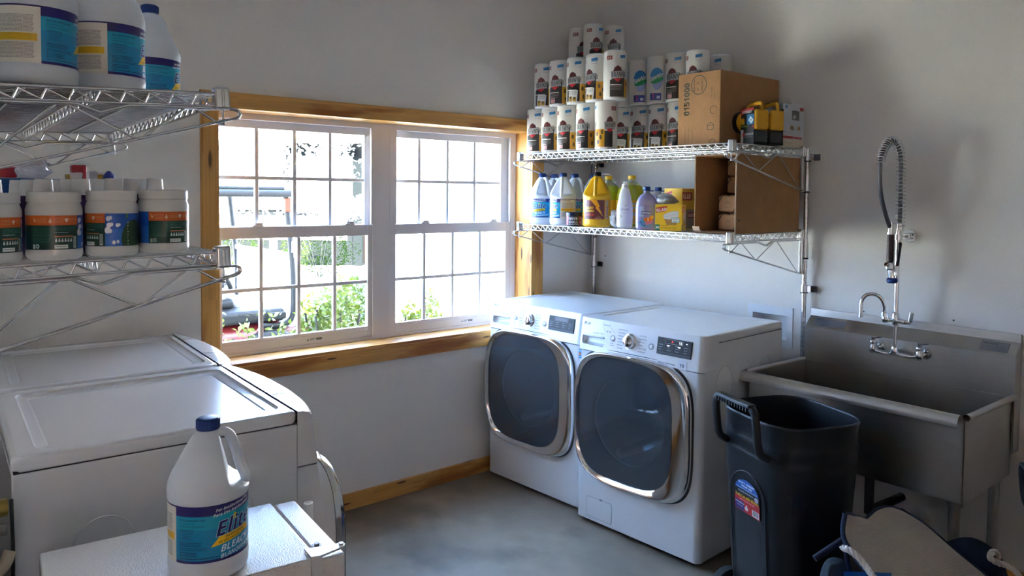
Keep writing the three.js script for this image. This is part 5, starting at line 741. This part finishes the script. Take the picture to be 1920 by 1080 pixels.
// ---------------------------------------------------------------- black wheeled trash cans
const canBump = dataTex(256, (x, y, i) => grey(255 * n3[i]), 6, 6, false);
const canM = phys([0.010, 0.012, 0.016], 0.34, { bumpMap: canBump, bumpScale: 0.0003 });
function trashCan(p, turn, label) {
  const t = thing('trash_can', label, 'trash can', p, turn), HX = 0.222, HZ = 0.202, R = 0.095;
  const sc = (y) => 0.80 + 0.19 * Math.min(1, y / 0.66), curve = sup(HX, HZ, 3.6);
  const P = [[0, 0.74], [0.0, 0.79], [0.012, 0.805], [0.12, 0.842], [0.128, 0.835], [0.136, 0.836], [0.15, 0.845], [0.3, 0.89], [0.45, 0.93], [0.60, 0.97], [0.64, 0.978], [0.655, 0.995], [0.675, 0.997], [0.682, 0.985], [0.70, 0.985], [0.708, 1.0], [0.73, 1.003], [0.738, 0.992], [0.76, 0.992], [0.80, 0.996], [0.812, 1.012], [0.82, 1.008], [0.822, 0.99], [0.815, 0.975], [0.74, 0.965], [0.6, 0.94], [0.3, 0.86], [0.03, 0.79], [0.03, 0.0]];
  part('bin_body', grid(112, P.length - 1, (u, v) => { const [y, s] = P[Math.round(v * (P.length - 1))], [x, z] = curve(u * Math.PI * 2, 0); return [x * s, y, z * s]; }, true), canM, t);
  const fz = (y) => HZ * sc(y) + 0.001;
  const arch = [[-0.105, 0.14]]; for (let i = 0; i <= 16; i++) { const a = Math.PI - Math.PI * i / 16; arch.push([0.105 * Math.cos(a), 0.50 + 0.10 * Math.sin(a)]); } arch.push([0.105, 0.14]);
  part('arched_ridge', poly(arch.map(([x, y]) => [x, y, fz(y) - 0.001]), 0.003, 6), canM, t);
  const lm = canvas(256, 288, (g) => { g.fillStyle = '#15151a'; g.fillRect(0, 0, 256, 288); g.fillStyle = '#1f5fae'; g.beginPath(); g.arc(128, 128, 127, Math.PI, 0); g.lineTo(255, 96); g.lineTo(1, 96); g.fill(); g.fillStyle = '#fff'; g.font = 'bold 24px sans-serif'; g.textAlign = 'center'; g.fillText("DON'T FORGET", 128, 46); g.fillText('YOUR LID', 128, 72); small(g, 20, 84, 220, 1, 8, '#cfe0f2', 5); g.font = 'italic bold 19px serif'; g.fillText('United Solutions', 116, 122);
    g.fillStyle = '#b91d2a'; g.fillRect(0, 166, 256, 122); g.fillStyle = '#ffd21c'; g.font = 'bold 34px sans-serif'; g.save(); g.scale(0.64, 1.1); g.fillText('Trash Can with Wheels', 198, 154); g.restore(); g.fillStyle = '#f4d8d8'; g.font = 'bold 12px sans-serif'; g.fillText('Bote de basura con ruedas', 128, 192); g.fillStyle = '#2a2b7c'; g.fillRect(6, 206, 92, 76); g.fillStyle = '#fff'; g.font = 'bold 19px sans-serif'; g.fillText('34 Gallons', 52, 230); g.font = '13px sans-serif'; g.fillText('128.7 Liters', 52, 254); g.fillStyle = '#dfe2e6'; g.beginPath(); g.arc(122, 250, 18, 0, 7); g.fill(); g.beginPath(); g.arc(122, 226, 8, 0, 7); g.fill(); g.fillStyle = '#e8e8e8'; g.fillRect(180, 226, 70, 54); g.fillStyle = '#222'; for (let i = 0; i < 15; i++) g.fillRect(185 + i * 4, 230, (i % 3) + 1, 42); g.fillStyle = '#bcc8e2'; g.beginPath(); g.arc(226, 126, 20, 0, 7); g.fill(); g.fillStyle = '#b5303a'; g.fillRect(210, 126, 32, 6); });
  const lab = grid(10, 16, (u, v) => { const y = 0.437 + 0.130 * v, w = v > 0.62 ? 0.076 * Math.sqrt(Math.max(0.0, 1 - ((v - 0.62) / 0.385) ** 2)) : 0.076, x = (u - 0.5) * 2 * w; return [x, y, fz(y) + 0.0025]; });
  { const PP = lab.attributes.position, U = lab.attributes.uv; for (let i = 0; i < PP.count; i++) U.setXY(i, PP.getX(i) / 0.152 + 0.5, (PP.getY(i) - 0.437) / 0.130); }
  part('printed_label', lab, phys([1, 1, 1], 0.3, { map: tex(lm) }), t, 'blue, black and red printed label');
  const hd = part('handle', [tube([[-0.125, 0.69, fz(0.69) - 0.005], [-0.125, 0.72, fz(0.7) + 0.035], [-0.125, 0.80, fz(0.7) + 0.05], [-0.12, 0.86, fz(0.7) + 0.055], [-0.10, 0.878, fz(0.7) + 0.056]], 0.0155, 30, 10), tube([[0.125, 0.69, fz(0.69) - 0.005], [0.125, 0.72, fz(0.7) + 0.035], [0.125, 0.80, fz(0.7) + 0.05], [0.12, 0.86, fz(0.7) + 0.055], [0.10, 0.878, fz(0.7) + 0.056]], 0.0155, 30, 10), rbox(0.21, 0.014, 0.036, 0.005, 0, 0.886, fz(0.7) + 0.056), span(-0.1, 0.1, 0.862, 0.882, fz(0.7) + 0.040, fz(0.7) + 0.044)], canM, t);
  for (let i = 0; i < 12; i++) part('grip_rib', rbox(0.006, 0.016, 0.034, 0.002, -0.093 + i * 0.0169, 0.874, fz(0.7) + 0.060), canM, hd);
  part('inner_rail', [tube([[HX * 0.95, 0.80, 0.10], [HX * 0.95, 0.806, 0.02], [HX * 0.95, 0.80, -0.10]], 0.005, 20, 6)], canM, t);
  for (const s of [-1, 1]) { const w = part('wheel', [flat(new THREE.CylinderGeometry(0.075, 0.075, 0.035, 36)).rotateZ(Math.PI / 2).translate(s * 0.15, 0.075, HZ * 0.70 + 0.02)], rubber, t); part('hub', flat(new THREE.CylinderGeometry(0.04, 0.04, 0.037, 24)).rotateZ(Math.PI / 2).translate(s * 0.15, 0.075, HZ * 0.70 + 0.02), darkGrey, w); }
  return t;
}
const can1 = trashCan([2.728, 0, -1.562], -1.93, 'large black wheeled trash can with a colour label, in front of the sink');
dup(can1, [3.0, 0, -0.60], -2.6, 'black trash can cut by the right edge of the picture').scale.setScalar(0.86);

// ---------------------------------------------------------------- quilted pad in a navy tote
{ const q = dataTex(256, (x, y) => { const a = Math.min(x % 32, 32 - x % 32), b = Math.min(y % 16, 16 - y % 16), k = Math.min(1, Math.min(a / 5, b / 4)); return grey(90 + 150 * k); }, 2.2, 2.6, false);
  const beige = std([0.52, 0.45, 0.40], 0.9, 0, { bumpMap: q, bumpScale: 0.005, side: THREE.DoubleSide }), navy = std([0.012, 0.028, 0.075], 0.85, 0, { side: THREE.DoubleSide });
  const near = [[[2.446, 0.614, -1.191], [2.503, 0.590, -1.194], [2.560, 0.567, -1.197], [2.628, 0.537, -1.205]], [[2.420, 0.554, -1.183], [2.486, 0.532, -1.166], [2.567, 0.518, -1.150], [2.642, 0.511, -1.126]], [[2.403, 0.511, -1.143], [2.486, 0.480, -1.112], [2.580, 0.467, -1.084], [2.667, 0.467, -1.052]], [[2.387, 0.449, -1.049], [2.492, 0.412, -1.012], [2.604, 0.387, -0.982], [2.711, 0.371, -0.957]]];
  const far = [[[2.628, 0.537, -1.205], [2.746, 0.532, -1.223], [2.821, 0.528, -1.213], [2.867, 0.512, -1.187]], [[2.642, 0.511, -1.126], [2.778, 0.496, -1.143], [2.870, 0.490, -1.144], [2.920, 0.464, -1.127]], [[2.667, 0.467, -1.052], [2.807, 0.439, -1.064], [2.897, 0.430, -1.054], [2.943, 0.392, -1.026]], [[2.711, 0.371, -0.957], [2.833, 0.340, -0.959], [2.930, 0.325, -0.942], [2.977, 0.316, -0.916]]];
  const cr = (p0, p1, p2, p3, t) => 0.5 * (2 * p1 + (p2 - p0) * t + (2 * p0 - 5 * p1 + 4 * p2 - p3) * t * t + (3 * p1 - p0 - 3 * p2 + p3) * t * t * t);
  const ev = (G) => { const curve = (arr, t) => { const n = arr.length - 1, f = Math.min(n - 1e-6, t * n), i = f | 0, k = f - i, g = (j) => j < 0 ? arr[0].map((c, q2) => 2 * c - arr[1][q2]) : j > n ? arr[n].map((c, q2) => 2 * c - arr[n - 1][q2]) : arr[j]; return arr[0].map((_, c) => cr(g(i - 1)[c], g(i)[c], g(i + 1)[c], g(i + 2)[c], k)); }; return (u, v) => curve(G.map((r) => curve(r, u)), v); };
  const eN = ev(near), eF = ev(far), off = (e, d) => (u, v) => { const p = e(u, v); return [p[0] + d[0], p[1] + d[1], p[2] + d[2]]; };
  const t = thing('quilted_pad', 'beige quilted pad with navy edging folded over in the navy tote', 'pad');
  part('near_half', [grid(24, 24, eN)], beige, t); part('far_half', [grid(24, 24, eF)], beige, t);
  part('backing', [grid(24, 24, off(eN, [0.006, -0.012, -0.010])), grid(24, 24, off(eF, [0.006, -0.012, -0.012]))], navy, t);
  const edge = (e, u, a, b) => Array.from({ length: 14 }, (_, i) => e(u, a + (b - a) * i / 13)), across = (e, v) => Array.from({ length: 12 }, (_, i) => e(i / 11, v));
  part('edging', [tube(edge(eN, 0, 0, 1).map((p) => [p[0] - 0.004, p[1] - 0.003, p[2] - 0.002]), 0.0085, 50, 8), tube([...across(eN, 0), ...across(eF, 0).slice(1)].map((p) => [p[0], p[1] - 0.003, p[2] - 0.006]), 0.0075, 70, 8), tube(edge(eF, 1, 0, 1).map((p) => [p[0] + 0.003, p[1] - 0.002, p[2] - 0.006]), 0.0085, 50, 8)], navy, t, 'navy cloth edging');
  // the tote that holds it
  const b = thing('navy_tote', 'navy cloth tote with white rope handles under the quilted pad', 'tote bag');
  const rim = (a) => [2.745 + 0.36 * Math.cos(a) * 0.98 , 0.36 + 0.045 * Math.cos(a * 2 + 0.6), -0.985 + 0.155 * Math.sin(a)];
  part('cloth_wall', [grid(64, 16, (u, v) => { const a = u * Math.PI * 2, r = rim(a), k = 1 - 0.12 * (1 - v) - 0.05 * Math.sin(v * 3.1) + 0.012 * Math.sin(a * 9 + v * 5); return [2.745 + (r[0] - 2.745) * k, 0.002 + (r[1] - 0.002) * v, -0.985 + (r[2] + 0.985) * k]; }, true), grid(40, 4, (u, v) => { const a = u * Math.PI * 2; return [2.745 + 0.31 * Math.cos(a) * v, 0.004, -0.985 + 0.135 * Math.sin(a) * v]; })], navy, b);
  const ropeM = std([0.72, 0.66, 0.62], 0.8);
  const rope = (pts) => { const c = new THREE.CatmullRomCurve3(pts.map((p) => V(...p))), L = c.getLength(), f = c.computeFrenetFrames(120, false); return [0, 1, 2].map((s) => { const q2 = []; for (let i = 0; i <= 240; i++) { const k = i / 240, n = Math.round(k * 120), a = k * L / 0.045 * Math.PI * 2 + s * 2.094, p = c.getPointAt(k); q2.push(p.addScaledVector(f.normals[n], Math.cos(a) * 0.0052).addScaledVector(f.binormals[n], Math.sin(a) * 0.0052)); } return flat(new THREE.TubeGeometry(new THREE.CatmullRomCurve3(q2), 240, 0.0062, 7)); }); };
  part('rope_handle', rope([[2.386, 0.520, -1.171], [2.373, 0.527, -1.143], [2.372, 0.518, -1.118], [2.372, 0.497, -1.090], [2.355, 0.475, -1.051]]), ropeM, b, 'twisted white rope handle');
  part('rope_handle', rope([[3.058, 0.370, -0.929], [3.053, 0.389, -0.934], [3.017, 0.402, -0.939], [2.989, 0.393, -0.935], [2.994, 0.382, -0.918], [3.014, 0.373, -0.888], [3.017, 0.358, -0.859], [3.003, 0.337, -0.843]]), ropeM, b, 'white rope handle with a curled end');
  solo('blue_bin', [grid(4, 8, (u, v) => [2.325 + 0.11 * v, 0.44 + 0.035 * u, -1.135 + 0.10 * v]), span(2.33, 2.42, 0.0, 0.44, -1.11, -1.03, 0.02)], phys([0.004, 0.09, 0.42], 0.3, { side: THREE.DoubleSide }), 'bright blue plastic bin showing below the left rope handle', 'bin');
  const gs = solo('dark_sack', grid(40, 24, (u, v) => { const a = u * Math.PI * 2, k = Math.sin(Math.min(1, v * 1.02) * Math.PI * 0.5), w = 0.075 * (1 - v ** 2.2) ** 0.5 + 0.002; return [2.465 + w * Math.cos(a) * (1 + 0.08 * Math.sin(a * 5)), 0.43 * k, -1.235 + w * 0.65 * Math.sin(a)]; }, true), std([0.045, 0.055, 0.065], 0.9), 'dark grey cloth sack standing between the trash can and the tote', 'sack');
  solo('strap_handle', [bar([2.452, 0.415, -1.30], [2.552, 0.478, -1.245], 0.0105, 12), bar([2.552, 0.478, -1.245], [2.60, 0.0, -1.20], 0.009, 12)], std([0.02, 0.03, 0.07], 0.7), 'dark navy handle stick leaning beside the dark sack', 'handle');
}
// odds and ends behind the near machine on the left, and the small pipe stub beside the freezer
{ const t = thing('valve_pipe', 'brass valve and pipes behind the near left machine', 'pipe'); const brass = std([0.45, 0.33, 0.10], 0.3, 1);
  part('valve', [bar([0.05, 0.93, -2.06], [0.205, 0.93, -2.06], 0.016, 16), bar([0.19, 0.93, -2.06], [0.212, 0.93, -2.06], 0.021, 6)], brass, t, 'brass valve');
  part('pipe', [bar([0.11, 0.0, -2.10], [0.11, 1.02, -2.10], 0.011, 14), bar([0.11, 0.875, -2.10], [0.21, 0.875, -2.06], 0.012, 14)], std([0.35, 0.35, 0.33], 0.5, 0.6), t);
  part('hose_elbow', tube([[0.215, 0.83, -2.05], [0.20, 0.80, -2.04], [0.165, 0.785, -2.03], [0.14, 0.80, -2.03], [0.175, 0.86, -2.04]], 0.013, 30, 10), std([0.52, 0.44, 0.32], 0.6), t, 'beige hose clip');
  part('cable', [tube([[0.218, 0.95, -2.045], [0.22, 0.8, -2.05], [0.214, 0.6, -2.045], [0.218, 0.3, -2.05], [0.2, 0.02, -2.04]], 0.004, 40, 6)], darkGrey, t);
  solo('pipe_stub', lathe([[0, 0], [0.0125, 0], [0.0125, 0.84], [0.0115, 0.843], [0.009, 0.843], [0.009, 0.83], [0, 0.83]], 24).translate(0.852, 0, -1.852), whitePl, 'thin white pipe standing between the freezer and the near machine', 'pipe'); }
// ---------------------------------------------------------------- outside the window
const GY = -0.1;
const lawnTex = dataTex(512, (x, y, i) => { const a = n1[i], b = n2[i], p = n1[((y * 7) % 512) * 512 + (x * 7) % 512]; if (p > 0.55) return [236, 230, 232]; const k = 0.8 + 0.5 * a; return [(150 + 40 * b) * k, (160 + 30 * b) * k, (120 + 40 * b) * k]; }, 0.35, 0.35, true);
struct('lawn', metres(span(-40, 60, GY - 0.2, GY, -80, ZO)), std([1, 1, 1], 0.95, 0, { map: lawnTex }));
struct('driveway', span(-40, 60, GY - 0.2, GY, 2.8, 40), std([0.42, 0.31, 0.22], 0.95));
function leaves(n, place, size, col) {   // many small leaves, two triangles each
  const P = new Float32Array(n * 18), N = new Float32Array(n * 18), U = new Float32Array(n * 12), a = V(0, 0, 0), b = V(0, 0, 0), c = V(0, 0, 0), nn = V(0, 0, 0);
  for (let i = 0; i < n; i++) {
    const [x, y, z] = place(), s = size * rr(0.6, 1.25); a.set(rr(-1, 1), rr(-0.6, 1), rr(-1, 1)).normalize(); b.set(rr(-1, 1), rr(-1, 1), rr(-1, 1)).cross(a).normalize(); nn.crossVectors(a, b).normalize();
    const q = [[0, 0], [0.5, 0.26], [1, 0], [0, 0], [1, 0], [0.5, -0.26]];
    q.forEach(([u, w], k) => { c.set(x, y, z).addScaledVector(a, u * s).addScaledVector(b, w * s).addScaledVector(nn, Math.abs(w) * s * 0.3); P.set([c.x, c.y, c.z], i * 18 + k * 3); N.set([-nn.x, -nn.y, -nn.z], i * 18 + k * 3); });
  }
  const g = new THREE.BufferGeometry(); g.setAttribute('position', new THREE.BufferAttribute(P, 3)); g.setAttribute('normal', new THREE.BufferAttribute(N, 3)); g.setAttribute('uv', new THREE.BufferAttribute(U, 2)); return g;
}
const leafD = phys([0.016, 0.032, 0.004], 0.9, { specularIntensity: 0, side: THREE.DoubleSide });
const leafM = phys([0.08, 0.13, 0.008], 0.6, { side: THREE.DoubleSide, transmission: 0.35, thickness: 0 }), leafY = phys([0.13, 0.165, 0.008], 0.6, { side: THREE.DoubleSide, transmission: 0.35, thickness: 0 }), barkM = std([0.05, 0.04, 0.03], 0.9), paleBark = std([0.55, 0.5, 0.46], 0.9);
function shrub(label, x, z, rx, h, rz, n, m, sparse) {
  const t = thing('shrub', label, 'shrub', [x, GY, z]);
  part('stem', Array.from({ length: 7 }, (_, i) => { const a = i * 0.9; return poly([[0.03 * Math.cos(a), 0, 0.03 * Math.sin(a)], [rx * 0.4 * Math.cos(a), h * 0.5, rz * 0.4 * Math.sin(a)], [rx * 0.7 * Math.cos(a), h * 0.88, rz * 0.7 * Math.sin(a)]], 0.008, 5); }), barkM, t);
  const f = part('foliage', leaves(n, () => { if (sparse) { const k = (rnd() * 6) | 0, a = k * 1.05, s = rr(0.35, 1); return [rx * s * Math.cos(a) + rr(-0.05, 0.05), h * s + rr(-0.06, 0.06), rz * s * Math.sin(a) + rr(-0.05, 0.05)]; } let p; do { p = [rr(-1, 1), rr(-1, 1), rr(-1, 1)]; } while (p[0] ** 2 + p[1] ** 2 + p[2] ** 2 > 1); const q = Math.hypot(...p), o = 0.62 + 0.38 * q, w = 1 + 0.16 * Math.sin(p[0] * 6 + p[2] * 5); return [rx * p[0] / (q + 0.001) * o * Math.min(1, q + 0.4) * w, h * (0.5 + 0.5 * p[1] / (q + 0.001) * o * w * Math.min(1, q + 0.4)), rz * p[2] / (q + 0.001) * o * Math.min(1, q + 0.4) * w]; }, 0.046, m), m, t);
  f.userData.kind = 'stuff'; return t;
}
shrub('bright green rounded shrub filling the lower middle of the left window', 2.16, -4.32, 0.25, 1.16, 0.24, 5200, leafY);
shrub('bright green shrub at the lower right corner of the left window', 2.54, -4.86, 0.25, 1.12, 0.22, 4600, leafM);
shrub('thin leafy sprigs in front of the red cart, lower left of the left window', 1.60, -4.30, 0.22, 1.03, 0.18, 420, leafY, true);
shrub('low green shrub at the lower left corner of the right window', 2.90, -4.42, 0.20, 1.04, 0.2, 3600, leafY);
shrub('small leafy tree-like shrub on the lawn in front of the far grey building', 7.1, -14.85, 0.8, 1.05, 0.6, 2600, leafD);
shrub('green bush behind the cart at the far edge of the lawn', 5.3, -15.6, 0.9, 1.2, 0.7, 2200, leafD);
// flowering dogwood
{ const t = thing('blossom_tree', 'white flowering tree with a pale trunk on the lawn behind the cart', 'tree', [5.95, GY, -14.4]);
  const br = [[[0, 0, 0], [-0.05, 0.7, 0.02], [-0.02, 1.3, 0]], [[-0.02, 1.2, 0], [-0.7, 2.0, 0.2], [-1.4, 2.5, 0.3]], [[-0.02, 1.2, 0], [0.6, 1.8, -0.1], [1.5, 2.25, -0.2]], [[0, 1.1, 0], [0.1, 2.2, 0.1], [0.0, 3.2, 0]], [[0.3, 1.5, 0], [1.0, 1.4, 0.3], [1.9, 1.5, 0.6]], [[-0.3, 1.6, 0], [-1.1, 1.5, 0.3], [-2.0, 1.6, 0.5]], [[0.4, 1.7, 0], [0.9, 2.6, 0.4], [1.3, 3.1, 0.5]]];
  part('trunk', br.map((b, i) => tube(b, i ? 0.022 : 0.075, 12, 7)), paleBark, t);
  const pet = phys([0.86, 0.84, 0.82], 0.7, { side: THREE.DoubleSide, transmission: 0.3, thickness: 0 });
  const f = part('blossom', leaves(5200, () => { const b = br[1 + ((rnd() * 6) | 0)], k = rr(0.3, 1.05), p = k < 0.5 ? b[0].map((c, i) => c + (b[1][i] - c) * k * 2) : b[1].map((c, i) => c + (b[2][i] - c) * (k * 2 - 1)); return [p[0] + rr(-0.35, 0.35), p[1] + rr(-0.22, 0.22), p[2] + rr(-0.4, 0.4)]; }, 0.10, 0), pet, t); f.userData.kind = 'stuff'; }
// golf cart
{ const t = thing('golf_cart', 'red golf cart with a dark roof parked outside the left window', 'golf cart'), blk = std([0.010, 0.009, 0.009], 0.6), red = phys([0.12, 0.008, 0.009], 0.3, { clearcoat: 0.6 });
  const zn = -5.12, zf2 = -6.28;
  part('roof', [rbox(2.0, 0.05, 1.24, 0.024, 1.25, 1.655, -5.7, 3), rbox(1.9, 0.03, 1.12, 0.014, 1.25, 1.69, -5.7)], blk, t);
  for (const z of [zn - 0.02, zf2 + 0.02]) part('front_post', [tube([[2.02, 0.735, z], [2.16, 0.728, z], [2.235, 0.76, z], [2.255, 0.85, z], [2.25, 1.15, z], [2.20, 1.64, z]], 0.021, 40, 10)], blk, t);
  for (const z of [zn - 0.02, zf2 + 0.02]) part('rear_post', poly([[0.4, 0.8, z], [0.45, 1.64, z]], 0.02, 10), blk, t);
  part('windshield_bar', [span(2.235, 2.26, 1.20, 1.235, zf2, zn, 0.008)], white, t); part('windshield', span(2.246, 2.25, 0.86, 1.20, zf2 + 0.03, zn - 0.03), phys([0.9, 0.93, 0.95], 0.05, { transmission: 0.9, thickness: 0 }), t);
  part('cowl_tray', [rbox(0.52, 0.09, 1.12, 0.03, 1.94, 0.80, -5.7, 3), rbox(0.2, 0.07, 0.9, 0.03, 1.8, 0.88, -5.75, 3), rbox(0.12, 0.05, 0.03, 0.01, 2.13, 0.80, zn)], blk, t);
  part('body', [rbox(0.95, 0.42, 1.14, 0.16, 2.05, 0.55, -5.7, 5), rbox(1.7, 0.22, 1.1, 0.06, 0.9, 0.42, -5.7, 3)], red, t, 'glossy red body');
  part('wheel_arch', [flat(new THREE.TorusGeometry(0.26, 0.045, 8, 28, Math.PI)).translate(2.08, 0.40, zn - 0.02)], blk, t);
  for (const x of [2.08, 0.5]) for (const z of [zn - 0.08, zf2 + 0.08]) part('wheel', flat(new THREE.CylinderGeometry(0.22, 0.22, 0.16, 28)).rotateX(Math.PI / 2).translate(x, GY + 0.22, z), rubber, t);
  part('seat', [rbox(0.5, 0.14, 1.0, 0.05, 0.85, 0.72, -5.7, 3), rbox(0.12, 0.42, 1.0, 0.05, 0.6, 0.98, -5.7, 3)], std([0.06, 0.05, 0.045], 0.6), t);
  const sw = flat(new THREE.TorusGeometry(0.165, 0.017, 10, 40)).rotateY(Math.PI / 2).rotateZ(0.6).translate(1.80, 1.10, -5.42); part('steering_wheel', [sw, bar([1.80, 1.10, -5.42], [1.98, 0.82, -5.45], 0.022, 12), rbox(0.05, 0.16, 0.16, 0.02, 1.82, 1.07, -5.42)], blk, t);
  part('steering_column', bar([1.86, 1.0, -5.40], [1.97, 0.80, -5.42], 0.03, 12), std([0.45, 0.46, 0.48], 0.4), t);
  part('orange_marker', rbox(0.045, 0.10, 0.03, 0.01, 2.205, 1.575, zn), phys([0.16, 0.025, 0.003], 0.5), t, 'orange marker on the front post'); part('mirror_clip', rbox(0.05, 0.09, 0.03, 0.008, 2.255, 1.28, zn), chromeDark, t); }
// pale building close to the right window
{ const t = thing('white_building', 'sunlit white board-and-batten building filling the right window', 'building', [4.66, GY, -8.3], -0.487), sid = std([0.40, 0.40, 0.41], 0.8);
  part('wall', span(0, 12, 0, 4.2, -3, 0), sid, t); for (let i = 0; i < 26; i++) part('batten', span(0.02 + i * 0.42, 0.07 + i * 0.42, 0.25, 4.2, 0, 0.022, 0.004), sid, t); part('foundation', span(-0.03, 12, 0, 0.22, -3, 0.03), std([0.5, 0.49, 0.47], 0.9), t); part('roof', span(-0.3, 12.4, 4.2, 4.35, -3.3, 0.4), std([0.2, 0.2, 0.2], 0.9), t); }
// grey and white building across the lawn
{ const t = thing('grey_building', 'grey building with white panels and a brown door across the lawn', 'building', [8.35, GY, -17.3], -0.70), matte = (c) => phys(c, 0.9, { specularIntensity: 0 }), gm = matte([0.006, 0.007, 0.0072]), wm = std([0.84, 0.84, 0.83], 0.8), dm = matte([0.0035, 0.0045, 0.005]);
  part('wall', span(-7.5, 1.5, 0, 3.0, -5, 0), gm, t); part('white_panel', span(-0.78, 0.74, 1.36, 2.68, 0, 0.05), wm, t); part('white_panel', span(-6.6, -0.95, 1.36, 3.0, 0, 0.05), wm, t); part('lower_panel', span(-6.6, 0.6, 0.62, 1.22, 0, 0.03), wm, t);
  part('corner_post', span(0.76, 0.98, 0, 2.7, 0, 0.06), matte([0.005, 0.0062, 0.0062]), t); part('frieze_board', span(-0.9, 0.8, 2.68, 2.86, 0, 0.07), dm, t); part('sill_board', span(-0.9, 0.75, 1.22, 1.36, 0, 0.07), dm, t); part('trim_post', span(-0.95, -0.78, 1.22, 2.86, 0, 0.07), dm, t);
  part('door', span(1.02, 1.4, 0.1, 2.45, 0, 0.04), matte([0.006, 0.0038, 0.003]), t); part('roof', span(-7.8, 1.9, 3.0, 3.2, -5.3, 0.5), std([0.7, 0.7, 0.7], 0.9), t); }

shadows(scene);
renderer.render(scene, camera);
